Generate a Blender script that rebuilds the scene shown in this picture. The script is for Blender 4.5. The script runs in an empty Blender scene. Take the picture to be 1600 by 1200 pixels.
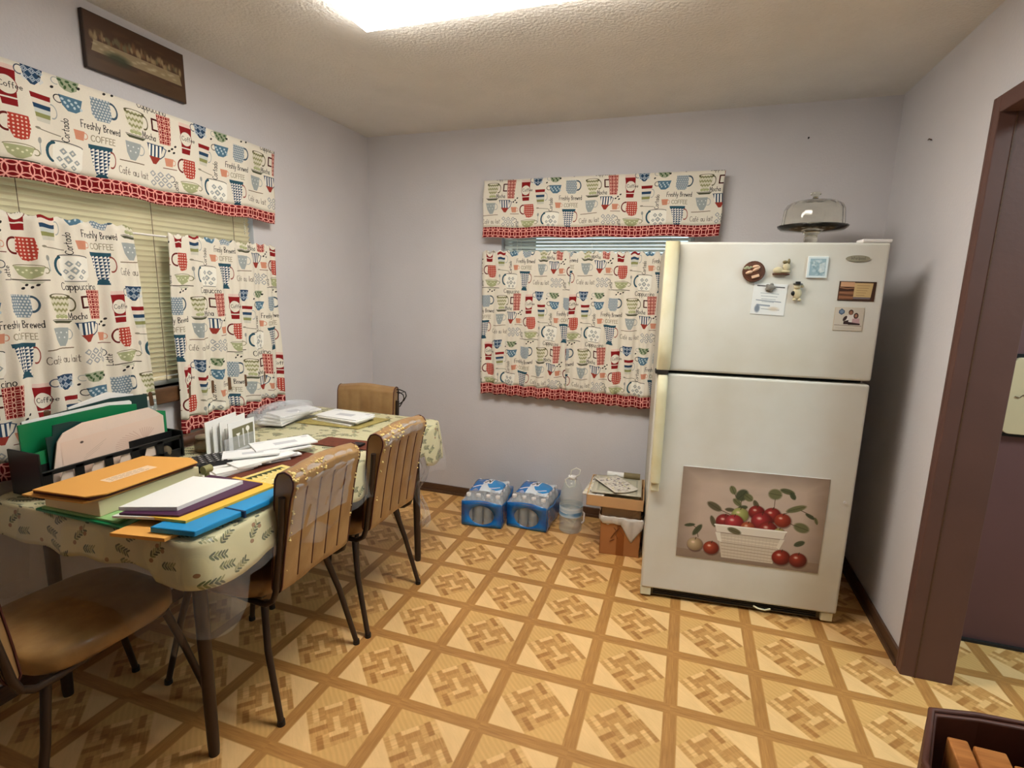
import bpy, bmesh, math, random
import numpy as np
from mathutils import Vector, Matrix
random.seed(7)
D = bpy.data
SC = bpy.context.scene
COL = SC.collection
PI = math.pi

# ------------------------------------------------------------------ camera, world, exposure
cam_d = D.cameras.new('camera')
cam = D.objects.new('camera', cam_d)
COL.objects.link(cam)
YAW, PITCH, ROLL = 0.3227, -0.1786, 0.0245
fw = Vector((-math.sin(YAW)*math.cos(PITCH), math.cos(YAW)*math.cos(PITCH), math.sin(PITCH)))
rt = Vector((math.cos(YAW), math.sin(YAW), 0))
up = rt.cross(fw)
r2 = math.cos(ROLL)*rt + math.sin(ROLL)*up
u2 = -math.sin(ROLL)*rt + math.cos(ROLL)*up
cam.matrix_world = Matrix(((r2.x, u2.x, -fw.x, 2.1555), (r2.y, u2.y, -fw.y, -3.2345), (r2.z, u2.z, -fw.z, 1.4554), (0, 0, 0, 1)))
cam_d.sensor_fit = 'HORIZONTAL'
cam_d.sensor_width = 36
cam_d.lens = 812.6/1600*36
cam_d.clip_start = 0.05
SC.camera = cam
W = D.worlds.new('world')
SC.world = W
W.use_nodes = True
W.node_tree.nodes['Background'].inputs[0].default_value = (0.80, 0.88, 1.0, 1)
W.node_tree.nodes['Background'].inputs[1].default_value = 0.04
SC.view_settings.view_transform = 'Standard'
SC.view_settings.look = 'None'
SC.view_settings.gamma = 1
SC.view_settings.use_curve_mapping = False
SC.view_settings.exposure = 0.0
LIGHT = 25.0          # strength of the fluorescent panel

HL = D.lights.new('hall_light', 'AREA'); HL.energy = 40; HL.size = .5; HL.color = (.74, .95, 1.0)
hl = D.objects.new('hall_light', HL); COL.objects.link(hl); hl.location = (4.1, -1.7, 2.40)

for (_n, _l, _r, _e, _sx) in (('daylight_left', (-1.2, -1.8, 1.6), (0, -PI/2, 0), 26, 1.8), ('daylight_back', (1.56, 1.2, 1.6), (-PI/2, 0, 0), 14, 1.4)):
    dl = D.lights.new(_n, 'AREA'); dl.shape = 'RECTANGLE'; dl.size = 1.2 if 'left' in _n else _sx; dl.size_y = _sx if 'left' in _n else 1.2; dl.energy = _e; dl.color = (.78, .92, 1.0)
    do = D.objects.new(_n, dl); COL.objects.link(do); do.location = _l; do.rotation_euler = _r

# ------------------------------------------------------------------ helpers
def srgb(r, g, b):
    f = lambda c: (c/255/12.92) if c/255 <= 0.04045 else ((c/255+0.055)/1.055)**2.4
    return (f(r), f(g), f(b), 1)

def mat(name, rgb, rough=0.6, metal=0.0, spec=0.5, noise=0.0, nscale=8, bump=0.0, bscale=60, alpha=1.0, trans=0.0, ior=1.45,
        emis=None, estr=0, sheen=0, coat=0, rgb2=None, stretch=None):
    m = D.materials.new(name)
    m.use_nodes = True
    nt = m.node_tree
    b = nt.nodes['Principled BSDF']
    c = srgb(*rgb)
    b.inputs['Base Color'].default_value = c
    b.inputs['Roughness'].default_value = rough
    b.inputs['Metallic'].default_value = metal
    b.inputs['Specular IOR Level'].default_value = spec
    b.inputs['Alpha'].default_value = alpha
    b.inputs['Transmission Weight'].default_value = trans
    b.inputs['IOR'].default_value = ior
    if coat:
        b.inputs['Coat Weight'].default_value = coat
    if emis:
        b.inputs['Emission Color'].default_value = srgb(*emis)
        b.inputs['Emission Strength'].default_value = estr
    tc = None
    if noise or bump:
        tc = nt.nodes.new('ShaderNodeTexCoord')
        mp = nt.nodes.new('ShaderNodeMapping')
        nt.links.new(tc.outputs['Object'], mp.inputs[0])
        if stretch:
            mp.inputs['Scale'].default_value = stretch
    if noise:
        n = nt.nodes.new('ShaderNodeTexNoise')
        n.inputs['Scale'].default_value = nscale
        n.inputs['Detail'].default_value = 6
        nt.links.new(mp.outputs[0], n.inputs['Vector'])
        mx = nt.nodes.new('ShaderNodeMix')
        mx.data_type = 'RGBA'
        c2 = srgb(*rgb2) if rgb2 else tuple(x*(1-noise) for x in c[:3]) + (1,)
        rmp = nt.nodes.new('ShaderNodeValToRGB')
        rmp.color_ramp.elements[0].position = 0.35
        rmp.color_ramp.elements[1].position = 0.68
        nt.links.new(n.outputs[0], rmp.inputs[0])
        nt.links.new(rmp.outputs[0], mx.inputs[0])
        mx.inputs[6].default_value = c
        mx.inputs[7].default_value = c2
        nt.links.new(mx.outputs[2], b.inputs['Base Color'])
    if bump:
        n2 = nt.nodes.new('ShaderNodeTexNoise')
        n2.inputs['Scale'].default_value = bscale
        n2.inputs['Detail'].default_value = 4
        nt.links.new(mp.outputs[0], n2.inputs['Vector'])
        bp = nt.nodes.new('ShaderNodeBump')
        bp.inputs['Strength'].default_value = bump
        bp.inputs['Distance'].default_value = 0.01
        nt.links.new(n2.outputs[0], bp.inputs['Height'])
        nt.links.new(bp.outputs[0], b.inputs['Normal'])
    return m

def img_mat(name, arr, rough=0.85, bump=0.0, spec=0.3, trans=0.0, coat=0, alpha=None, objmap=None, vary=0.0):
    """arr: H x W x 3, sRGB 0..255, row 0 = top.  A pattern computed here, mapped through the mesh's UVs."""
    h, w = arr.shape[:2]
    im = D.images.new(name, w, h, alpha=alpha is not None)
    px = np.ones((h, w, 4), np.float32)
    px[:, :, :3] = np.clip(arr[::-1]/255, 0, 1)
    if alpha is not None:
        px[:, :, 3] = alpha[::-1]
    im.pixels.foreach_set(px.ravel())
    im.update()
    im.pack()
    m = D.materials.new(name)
    m.use_nodes = True
    nt = m.node_tree
    b = nt.nodes['Principled BSDF']
    t = nt.nodes.new('ShaderNodeTexImage')
    t.image = im
    t.extension = 'REPEAT'
    src = t.outputs[0]
    if objmap:
        tc = nt.nodes.new('ShaderNodeTexCoord')
        mp = nt.nodes.new('ShaderNodeMapping')
        mp.inputs['Location'].default_value = objmap[0]
        mp.inputs['Scale'].default_value = objmap[1]
        nt.links.new(tc.outputs['Object'], mp.inputs[0])
        nt.links.new(mp.outputs[0], t.inputs[0])
    if vary:
        tc2 = nt.nodes.new('ShaderNodeTexCoord')
        n = nt.nodes.new('ShaderNodeTexNoise')
        n.inputs['Scale'].default_value = 3.0
        n.inputs['Detail'].default_value = 8
        nt.links.new(tc2.outputs['Object'], n.inputs['Vector'])
        mr = nt.nodes.new('ShaderNodeMapRange')
        mr.inputs[1].default_value = 0.3
        mr.inputs[2].default_value = 0.7
        mr.inputs[3].default_value = 1-vary
        mr.inputs[4].default_value = 1+vary
        nt.links.new(n.outputs[0], mr.inputs[0])
        vm = nt.nodes.new('ShaderNodeVectorMath')
        vm.operation = 'SCALE'
        nt.links.new(src, vm.inputs[0])
        nt.links.new(mr.outputs[0], vm.inputs['Scale'])
        src = vm.outputs[0]
    nt.links.new(src, b.inputs['Base Color'])
    b.inputs['Roughness'].default_value = rough
    b.inputs['Specular IOR Level'].default_value = spec
    if coat:
        b.inputs['Coat Weight'].default_value = coat
    if alpha is not None:
        nt.links.new(t.outputs[1], b.inputs['Alpha'])
    if bump:
        tc = nt.nodes.new('ShaderNodeTexCoord')
        n2 = nt.nodes.new('ShaderNodeTexNoise')
        n2.inputs['Scale'].default_value = 40
        nt.links.new(tc.outputs['Object'], n2.inputs['Vector'])
        bp = nt.nodes.new('ShaderNodeBump')
        bp.inputs['Strength'].default_value = bump
        bp.inputs['Distance'].default_value = 0.01
        nt.links.new(n2.outputs[0], bp.inputs['Height'])
        nt.links.new(bp.outputs[0], b.inputs['Normal'])
    return m

class MB:
    def __init__(s):
        s.v = []; s.f = []; s.uv = {}; s.sm = set()
    def add(s, vs, fs, smooth=False, uvs=None):
        o = len(s.v)
        s.v += [tuple(p) for p in vs]
        for i, f in enumerate(fs):
            if smooth: s.sm.add(len(s.f))
            if uvs is not None: s.uv[len(s.f)] = [uvs[k] for k in f]
            s.f.append(tuple(k+o for k in f))
        return s
    def box(s, x0, x1, y0, y1, z0, z1, M=None, uvs=None):
        vs = [(x, y, z) for z in (z0, z1) for y in (y0, y1) for x in (x0, x1)]
        if M is not None: vs = [tuple(M @ Vector(p)) for p in vs]
        return s.add(vs, [(0,2,3,1), (4,5,7,6), (0,1,5,4), (2,6,7,3), (0,4,6,2), (1,3,7,5)])
    def slab(s, pts, z0, z1):
        """polygon given as (x,y) or (x,y,dz), extruded"""
        n = len(pts)
        a = sum(pts[i][0]*pts[(i+1) % n][1]-pts[(i+1) % n][0]*pts[i][1] for i in range(n))
        if a < 0: pts = pts[::-1]
        dz = [p[2] if len(p) > 2 else 0 for p in pts]
        vs = [(p[0], p[1], z0+d) for p, d in zip(pts, dz)] + [(p[0], p[1], z1+d) for p, d in zip(pts, dz)]
        fs = [tuple(range(n-1, -1, -1)), tuple(range(n, 2*n))] + [(i, (i+1) % n, n+(i+1) % n, n+i) for i in range(n)]
        return s.add(vs, fs)
    def tube(s, pts, r, n=10, caps=True, closed=False, flat=None):
        pts = [Vector(p) for p in pts]
        rs = r if isinstance(r, (list, tuple)) else [r]*len(pts)
        vs = []; prev = None
        m = len(pts)
        for i, p in enumerate(pts):
            if closed: t = (pts[(i+1) % m]-pts[i-1])
            else: t = (pts[min(i+1, m-1)]-pts[max(i-1, 0)])
            t.normalize()
            if prev is None:
                a = Vector((0, 0, 1)) if abs(t.z) < .9 else Vector((1, 0, 0))
                nrm = t.cross(a).normalized()
            else:
                nrm = (prev-t*prev.dot(t)).normalized()
            prev = nrm
            bn = t.cross(nrm)
            for k in range(n):
                a = 2*PI*k/n
                vs.append(p+rs[i]*(math.cos(a)*nrm+math.sin(a)*bn*(flat or 1)))
        fs = []
        for i in range(m if closed else m-1):
            j = (i+1) % m
            for k in range(n):
                fs.append((i*n+k, i*n+(k+1) % n, j*n+(k+1) % n, j*n+k))
        o = len(s.f)
        s.add(vs, fs, True)
        if caps and not closed:
            s.add(vs[:n], [tuple(range(n-1, -1, -1))])
            s.add(vs[-n:], [tuple(range(n))])
        return s
    def lathe(s, prof, c=(0, 0, 0), n=32, flute=0, nf=12, cap=True, M=None):
        vs = []
        for (r, z) in prof:
            for k in range(n):
                a = 2*PI*k/n
                q = r*(1+flute*math.cos(nf*a))
                vs.append((c[0]+q*math.cos(a), c[1]+q*math.sin(a), c[2]+z))
        if M is not None: vs = [tuple(M @ Vector(p)) for p in vs]
        fs = []
        for i in range(len(prof)-1):
            for k in range(n):
                fs.append((i*n+k, i*n+(k+1) % n, (i+1)*n+(k+1) % n, (i+1)*n+k))
        s.add(vs, fs, True)
        if cap:
            if prof[0][0] > 1e-6: s.add(vs[:n], [tuple(range(n-1, -1, -1))])
            if prof[-1][0] > 1e-6: s.add(vs[-n:], [tuple(range(n))])
        return s
    def ball(s, c, rx, ry=None, rz=None, nu=14, nv=9, M=None):
        ry = ry or rx; rz = rz or rx
        vs = []; fs = []
        for i in range(nv+1):
            t = PI*i/nv
            for k in range(nu):
                a = 2*PI*k/nu
                vs.append((c[0]+rx*math.sin(t)*math.cos(a), c[1]+ry*math.sin(t)*math.sin(a), c[2]-rz*math.cos(t)))
        for i in range(nv):
            for k in range(nu):
                fs.append((i*nu+k, i*nu+(k+1) % nu, (i+1)*nu+(k+1) % nu, (i+1)*nu+k))
        if M is not None: vs = [tuple(M @ Vector(p)) for p in vs]
        return s.add(vs, fs, True)
    def grid(s, fn, nu, nv, uvfn=None, smooth=True):
        vs = []; uv = []
        for j in range(nv+1):
            for i in range(nu+1):
                vs.append(fn(i/nu, j/nv))
                if uvfn: uv.append(uvfn(i/nu, j/nv))
        fs = [(j*(nu+1)+i, j*(nu+1)+i+1, (j+1)*(nu+1)+i+1, (j+1)*(nu+1)+i) for j in range(nv) for i in range(nu)]
        return s.add(vs, fs, smooth, uv if uvfn else None)
    def quad(s, a, b, c, d):
        """a,b,c,d = bottom-left, bottom-right, top-right, top-left, textured 0..1"""
        return s.add([a, b, c, d], [(0, 1, 2, 3)], False, [(0, 0), (1, 0), (1, 1), (0, 1)])
    def obj(s, name, m, parent=None, bevel=0, solid=0, seg=2, sub=0):
        me = D.meshes.new(name)
        me.from_pydata(s.v, [], s.f)
        if s.uv:
            ul = me.uv_layers.new(name='UVMap')
            li = 0
            for i, f in enumerate(s.f):
                u = s.uv.get(i)
                for k in range(len(f)):
                    ul.data[li].uv = u[k] if u else (0, 0)
                    li += 1
        for i in s.sm: me.polygons[i].use_smooth = True
        me.materials.append(m)
        me.validate()
        o = D.objects.new(name, me)
        COL.objects.link(o)
        if parent: o.parent = parent
        if solid:
            q = o.modifiers.new('thick', 'SOLIDIFY'); q.thickness = solid; q.offset = 0
        if bevel:
            q = o.modifiers.new('bevel', 'BEVEL'); q.width = bevel; q.segments = seg; q.limit_method = 'ANGLE'; q.angle_limit = math.radians(40)
        if sub:
            q = o.modifiers.new('sub', 'SUBSURF'); q.levels = sub; q.render_levels = sub
        return o

def tag(o, label, cat, group=None):
    o['label'] = label; o['category'] = cat
    if group: o['group'] = group
    return o
def thing(name, label, cat, loc=(0, 0, 0), rz=0, group=None):
    o = D.objects.new(name, None)
    COL.objects.link(o)
    o.location = loc; o.rotation_euler = (0, 0, rz)
    return tag(o, label, cat, group)
def struct(o):
    o['kind'] = 'structure'
    return o
def copy_tree(o, parent=None):
    c = o.copy(); COL.objects.link(c)
    if parent: c.parent = parent
    for ch in list(o.children): copy_tree(ch, c)
    return c

# ------------------------------------------------------------------ pattern drawing
class Art:
    def __init__(s, w, h, bg, sc=2):
        s.sc = sc; s.w = int(w*sc); s.h = int(h*sc)
        s.a = np.empty((s.h, s.w, 3), np.float32); s.a[:] = bg
        s.al = None
        s.off = (0, 0)
    def _put(s, x0, x1, y0, y1, fn, col, op=1.0):
        ox, oy = s.off
        X0, X1 = int((x0+ox)*s.sc)-1, int((x1+ox)*s.sc)+2
        Y0, Y1 = int((y0+oy)*s.sc)-1, int((y1+oy)*s.sc)+2
        xs = np.arange(X0, X1); ys = np.arange(Y0, Y1)
        gx, gy = np.meshgrid((xs+.5)/s.sc-ox, (ys+.5)/s.sc-oy)
        m = np.asarray(fn(gx, gy)).astype(np.float32)
        if s.al is None:
            ix = np.ix_(ys % s.h, xs % s.w)
        else:
            kx = (xs >= 0) & (xs < s.w); ky = (ys >= 0) & (ys < s.h)
            m = m[np.ix_(ky, kx)]; gx = gx[np.ix_(ky, kx)]; gy = gy[np.ix_(ky, kx)]
            ix = np.ix_(ys[ky], xs[kx])
        c = col(gx, gy) if callable(col) else np.asarray(col, np.float32)
        k = (m*op)[..., None]
        s.a[ix] = s.a[ix]*(1-k)+c*k
    def ell(s, cx, cy, rx, ry, col, rot=0, op=1.0, soft=0):
        R = max(rx, ry)*(1+soft)+1; c, n = math.cos(rot), math.sin(rot)
        def f(x, y):
            u = ((x-cx)*c+(y-cy)*n)/rx; v = (-(x-cx)*n+(y-cy)*c)/ry
            d = np.sqrt(u*u+v*v)
            return np.clip((1+soft-d)/(2*soft), 0, 1) if soft else d < 1
        s._put(cx-R, cx+R, cy-R, cy+R, f, col, op)
    def ring(s, cx, cy, rx, ry, w, col, cond=None):
        R = max(rx, ry)+w
        def f(x, y):
            d = np.hypot((x-cx)/rx, (y-cy)/ry)
            m = np.abs(d-1)*min(rx, ry) < w/2
            return m & cond(x, y) if cond else m
        s._put(cx-R, cx+R, cy-R, cy+R, f, col)
    def poly(s, pts, col, pat=None, op=1.0):
        xs = [p[0] for p in pts]; ys = [p[1] for p in pts]
        def f(x, y):
            m = np.zeros(x.shape, bool); n = len(pts)
            for i in range(n):
                x1, y1 = pts[i]; x2, y2 = pts[(i+1) % n]
                if y1 == y2: continue
                k = ((y1 > y) != (y2 > y)) & (x < (x2-x1)*(y-y1)/(y2-y1)+x1)
                m ^= k
            if pat: m &= pat(x, y)
            return m
        s._put(min(xs), max(xs), min(ys), max(ys), f, col, op)
    def line(s, pts, w, col, op=1.0):
        for (x1, y1), (x2, y2) in zip(pts[:-1], pts[1:]):
            def f(x, y):
                dx, dy = x2-x1, y2-y1; L = dx*dx+dy*dy+1e-9
                t = np.clip(((x-x1)*dx+(y-y1)*dy)/L, 0, 1)
                return np.hypot(x-x1-t*dx, y-y1-t*dy) < w/2
            s._put(min(x1, x2)-w, max(x1, x2)+w, min(y1, y2)-w, max(y1, y2)+w, f, col, op)
    def text(s, t, x, y, h, col, w=2, rot=0, cx=1.0):
        c, n = math.cos(rot), math.sin(rot)
        pen = 0
        for ch in t:
            if ch == ' ': pen += 3; continue
            wd, strokes = GLY.get(ch, GLY['o'])
            for st in strokes:
                P = []
                for (a, b) in st:
                    a2 = (pen+a)*h/6*cx; b2 = -b*h/6
                    P.append((x+a2*c-b2*n, y+a2*n+b2*c))
                s.line(P, w, col)
            pen += wd+1.1

def arc(cx, cy, rx, ry, a0, a1, n=7):
    return [(cx+rx*math.cos(math.radians(a0+(a1-a0)*i/n)), cy+ry*math.sin(math.radians(a0+(a1-a0)*i/n))) for i in range(n+1)]
_o = arc(1.5, 1.7, 1.4, 1.7, 0, 360, 10)
GLY = {
 'o': (3, [_o]), 'a': (3, [_o, [(3, 3.4), (3, 0)]]), 'c': (2.6, [arc(1.5, 1.7, 1.4, 1.7, 50, 310)]),
 'e': (2.8, [[(.2, 1.7), (2.8, 1.9)]+arc(1.5, 1.7, 1.4, 1.7, 10, 310)]), 'é': (2.8, [[(.2, 1.7), (2.8, 1.9)]+arc(1.5, 1.7, 1.4, 1.7, 10, 310), [(1.2, 4.2), (2.2, 5)]]),
 'p': (3, [_o, [(0, 3.4), (0, -2.2)]]), 'u': (3, [[(0, 3.4), (0, 1), (.8, 0), (2, 0), (3, 1.2)], [(3, 3.4), (3, 0)]]),
 'i': (.6, [[(.3, 3.4), (.3, 0)], [(.3, 4.6), (.3, 4.9)]]), 'n': (3, [[(0, 3.4), (0, 0)], [(0, 2.4), (1.2, 3.4), (2.4, 3.2), (3, 2), (3, 0)]]),
 'f': (2, [[(2.4, 5.6), (1.4, 6), (.9, 5), (.8, -.6)], [(0, 3.3), (2, 3.4)]]), 'l': (.8, [[(.4, 6), (.3, .6), (.8, 0)]]),
 't': (2, [[(1, 5.6), (.9, .5), (1.8, 0)], [(0, 3.8), (2.2, 4)]]), 'h': (3, [[(0, 6), (0, 0)], [(0, 2.4), (1.2, 3.4), (2.4, 3), (3, 2), (3, 0)]]),
 'r': (2, [[(0, 3.4), (0, 0)], [(0, 2.4), (1, 3.3), (2, 3.3)]]), 's': (2.4, [[(2.3, 3.2), (1, 3.5), (.3, 2.7), (2.2, 1.1), (1.4, 0), (.1, .4)]]),
 'y': (3, [[(0, 3.4), (1.5, .4)], [(3, 3.4), (1, -2.2), (.1, -2)]]), 'w': (4, [[(0, 3.4), (1, 0), (2, 2.8), (3, 0), (4, 3.4)]]),
 'd': (3, [_o, [(3, 6), (3, 0)]]), 'm': (4.4, [[(0, 3.4), (0, 0)], [(0, 2.6), (1, 3.4), (2.1, 2.8), (2.2, 0)], [(2.2, 2.6), (3.2, 3.4), (4.3, 2.8), (4.4, 0)]]),
 'k': (3, [[(0, 6), (0, 0)], [(2.6, 3.4), (.2, 1.5), (2.8, 0)]]), 'v': (3, [[(0, 3.4), (1.5, 0), (3, 3.4)]]), 'g': (3, [_o, [(3, 3.4), (3, -1.4), (1.5, -2.3), (.3, -1.6)]]),
 'C': (4, [arc(2.4, 3, 2.3, 3, 45, 315, 9)]), 'M': (5, [[(0, 0), (.6, 6), (2.5, 1.2), (4.4, 6), (5, 0)]]),
 'F': (3.4, [[(.2, 0), (.4, 6), (3.6, 6.2)], [(.3, 3.2), (2.6, 3.3)]]), 'B': (3.6, [[(.3, 0), (.3, 6), (2.6, 5.8), (3, 4.4), (.4, 3.2), (3.2, 2.6), (3.3, .8), (.3, 0)]]),
 'O': (4.6, [arc(2.3, 3, 2.3, 3, 0, 360, 12)]), 'E': (3.2, [[(3.2, 6), (.2, 6), (.2, 0), (3.2, 0)], [(.2, 3.1), (2.6, 3.1)]]),
 'L': (3, [[(.3, 6), (.3, 0), (3, .2)]]), 'W': (6, [[(0, 6), (1.4, 0), (3, 4.6), (4.6, 0), (6, 6)]]),
}

CREAM = (228, 222, 208); RED = (136, 34, 36); NAVY = (44, 70, 98); TEAL = (46, 82, 98); GRAY = (158, 166, 166); DK = (46, 44, 44)
ORG = (206, 142, 116); OLIVE = (140, 142, 92); GRN = (158, 174, 110); PINK = (240, 190, 172)

def draw_mugs(A):
    L = A
    # tall red mug with left handle
    L.line([(206, 150), (186, 150), (186, 190), (206, 190)], 7, (70, 25, 25))
    def quat(p, q, w):
        def f(x, y):
            r = p*0.72
            m = np.zeros(x.shape, bool)
            fx = (x/p) % 1; fy = (y/p) % 1
            for ox in (-1, 0, 1, 2):
                for oy in (-1, 0, 1, 2):
                    m |= np.abs(np.hypot(fx-ox, fy-oy)-.7071)*p < w/2
            return ~m
        return f
    L.poly([(207, 125), (264, 125), (256, 236), (213, 236)], PINK)
    L.poly([(207, 125), (264, 125), (256, 236), (213, 236)], RED, quat(19, 19, 2.2))
    # to-go cup
    L.poly([(300, 140), (358, 140), (350, 252), (309, 252)], RED)
    L.poly([(302, 128), (356, 128), (358, 142), (300, 142)], (226, 200, 190))
    L.ell(330, 190, 27, 28, CREAM)
    L.ring(330, 190, 28, 29, 2, (120, 30, 30))
    L.text('Coffee', 309, 197, 17, DK, 2)
    L.poly([(306, 226), (353, 226), (353, 231), (306, 231)], CREAM)
    # blue lozenge cup
    L.poly([(372, 108), (438, 108), (428, 148), (410, 166), (398, 166), (380, 148)], NAVY)
    for gx in range(-1, 2):
        for gy in range(0, 2):
            cx, cy = 405+gx*22, 124+gy*24
            for q in (10, 5):
                L.line([(cx-q, cy), (cx, cy-q), (cx+q, cy), (cx, cy+q), (cx-q, cy)], 2, (200, 212, 222))
    L.ring(368, 132, 12, 14, 3, (70, 80, 100), lambda x, y: x < 374)
    # striped cup
    for (a, b, c) in ((190, 206, RED), (206, 222, (226, 214, 200)), (222, 236, NAVY), (236, 250, (200, 205, 200)), (250, 264, OLIVE), (264, 278, (205, 203, 190))):
        k0 = (a-190)*.12; k1 = (b-190)*.12
        L.poly([(390+k0, a), (452-k0, a), (452-k1, b), (390+k1, b)], c)
    L.ring(452, 234, 13, 22, 2.5, GRAY, lambda x, y: x > 449)
    # green leaf cup
    L.poly([(478, 112), (548, 112), (538, 142), (520, 152), (500, 150), (486, 140)], (158, 166, 140))
    for q in range(8):
        L.ell(486+q*8, 120+(q % 3)*10, 7, 4, (70, 96, 62), q)
    L.ring(474, 128, 12, 11, 2.5, GRAY, lambda x, y: x < 480)
    # blue floral bowl
    L.poly([(478, 168), (552, 168), (540, 206), (525, 216), (500, 216), (486, 200)], (84, 118, 140))
    for q in range(9):
        L.ell(488+q*7, 180+(q*7 % 3)*10, 5, 4, (186, 204, 212), q)
    L.ring(476, 184, 13, 12, 3, DK, lambda x, y: x < 484)
    # grey-blue dotted mug
    L.poly([(580, 142), (642, 142), (644, 200), (632, 220), (590, 220), (578, 200)], (206, 210, 208))
    L.poly([(580, 142), (642, 142), (644, 200), (632, 220), (590, 220), (578, 200)], (120, 138, 152), lambda x, y: np.hypot((x+((y//10) % 2)*5) % 10-5, y % 10-5) > 3.3)
    L.ring(646, 174, 20, 26, 6, (62, 84, 100), lambda x, y: x > 643)
    # olive wavy cup with saucer
    ox = 620
    L.poly([(80+ox-4, 148), (150+ox, 148), (146+ox, 190), (128+ox, 216), (102+ox, 216), (84+ox, 192)], (214, 210, 188))
    L.poly([(80+ox-4, 148), (150+ox, 148), (146+ox, 190), (128+ox, 216), (102+ox, 216), (84+ox, 192)], (150, 150, 108), lambda x, y: ((y+np.abs((x % 14)-7)*1.2) % 22 < 9))
    L.ring(115+ox, 148, 36, 8, 2.5, (90, 86, 60))
    L.ring(152+ox, 176, 14, 24, 3.5, (90, 86, 60), lambda x, y: x > 148+ox)
    for q in range(3): L.ell(100+ox+q*15, 222, 8, 7, (170, 176, 130))
    L.poly([(74+ox, 236), (154+ox, 236), (142+ox, 246), (88+ox, 246)], (80, 82, 64))
    L.line([(74+ox, 233), (156+ox, 233)], 2, DK)
    L.text('Mocha', 141, 232, 24, DK, 2.4, cx=.66)
    # navy striped v cup with red base
    V = [(160, 246), (228, 246), (216, 292), (200, 316), (188, 316), (172, 292)]
    L.poly(V, (238, 236, 226)); L.poly(V, NAVY, lambda x, y: (x-160) % 15 < 7)
    L.poly([(170, 292), (218, 292), (200, 320), (188, 320)], (150, 60, 50))
    L.line([(160, 246), (228, 246)], 3, NAVY)
    L.line([(226, 250), (238, 256), (230, 282), (216, 296)], 3, NAVY)
    # small orange cup
    for (cx, cy) in ((252, 305), (530, 288)):
        L.poly([(cx-20, cy-18), (cx+16, cy-18), (cx+12, cy+14), (cx-14, cy+14)], ORG)
        L.ring(cx+17, cy-3, 8, 10, 2.5, ORG, lambda x, y: x > cx+14)
    L.line([(228, 328), (282, 328)], 3.5, (110, 60, 50))
    for (bx, by) in ((262, 246), (276, 234), (270, 260), (250, 256), (545, 130), (462, 152), (640, 108), (656, 116), (628, 120), (672, 108)):
        L.ell(bx, by, 6, 4, DK, -.6)
    # red dotted round mug
    L.poly([(318, 274), (374, 274), (380, 312), (372, 346), (352, 354), (330, 350), (314, 320)], (232, 206, 190))
    L.poly([(318, 274), (374, 274), (380, 312), (372, 346), (352, 354), (330, 350), (314, 320)], (176, 66, 54), lambda x, y: np.hypot(x % 12-6, y % 12-6) > 3.1)
    L.ring(312, 304, 22, 26, 6, (100, 34, 32), lambda x, y: x < 317)
    L.text('Cortado', 496, 322, 22, DK, 2.4, -PI/2, .8)
    L.text('Freshly Brewed', 536, 256, 25, DK, 2.5, 0, .62)
    L.text('COFFEE', 566, 296, 21, (150, 142, 120), 3, 0, .86)
    # grey cup with saucer
    G = [(72+ox, 262), (134+ox, 262), (128+ox, 304), (114+ox, 330), (94+ox, 330), (80+ox, 304)]
    L.poly(G, GRAY)
    for q in range(5): L.ell(84+ox+q*10, 280+(q % 2)*18, 3, 3, (220, 224, 222))
    L.ring(134+ox, 286, 14, 18, 3, GRAY, lambda x, y: x > 130+ox)
    L.line([(50+ox, 340), (148+ox, 336)], 3.5, (110, 92, 70))
    # navy checker tall mug
    T = [(562, 318), (632, 318), (624, 370), (614, 410), (620, 424), (574, 424), (580, 410), (570, 370)]
    L.poly(T, (236, 234, 226)); L.poly(T, NAVY, lambda x, y: ((x-562) % 14)/14 + ((y-318) % 12)/12 < 1.0)
    L.poly([(556, 308), (638, 308), (636, 322), (558, 322)], TEAL)
    L.poly([(584, 408), (610, 408), (620, 430), (572, 430)], TEAL)
    L.ring(634, 352, 16, 28, 3.5, (140, 70, 60), lambda x, y: x > 629)
    # large white cup, blue left handle, diamonds
    L.poly([(448, 330), (540, 330), (536, 400), (524, 418), (460, 418), (446, 390)], (240, 238, 228))
    for (cx, cy, q) in ((478, 356, 12), (506, 356, 12), (492, 380, 15), (466, 384, 10), (520, 384, 10), (478, 404, 10), (508, 404, 10)):
        L.poly([(cx-q, cy), (cx, cy-q), (cx+q, cy), (cx, cy+q)], GRAY)
        L.poly([(cx-q*.4, cy), (cx, cy-q*.4), (cx+q*.4, cy), (cx, cy+q*.4)], CREAM)
    L.line(arc(490, 332, 48, 8, 180, 360, 9), 3, (70, 76, 76))
    L.line([(458, 419), (526, 419)], 3, (110, 112, 108))
    L.line(arc(452, 366, 22, 32, 110, 265, 9), 9, TEAL)
    L.text('Cappuccino', 440, 450, 26, DK, 2.5, 0, .72)
    # spoons
    L.line([(408, 350), (410, 385)], 3, GRAY); L.ell(407, 340, 6, 10, (150, 152, 148))
    L.line([(408, 302), (470, 308)], 3, (120, 116, 100)); L.ell(402, 300, 9, 4, (140, 136, 120))
    # grey diamond cup
    for ix in range(5):
        for iy in range(3):
            if (ix+iy) % 2 == 0:
                cx, cy, q = 186+ix*15, 358+iy*18, 10
                L.line([(cx-q, cy), (cx, cy-q), (cx+q, cy), (cx, cy+q), (cx-q, cy)], 4.5, (160, 164, 166))
    L.ring(258, 368, 12, 12, 3, (70, 76, 84), lambda x, y: (x > 254))
    L.text('Latte', 284, 420, 20, DK, 2.2, -PI/2, .8)
    # green bowl on saucer
    L.poly([(300, 372), (390, 372), (378, 400), (350, 414), (334, 414), (312, 400)], (166, 170, 130))
    for q in range(6): L.ell(312+q*13, 384+(q % 2)*8, 4, 3, (222, 222, 190))
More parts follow.
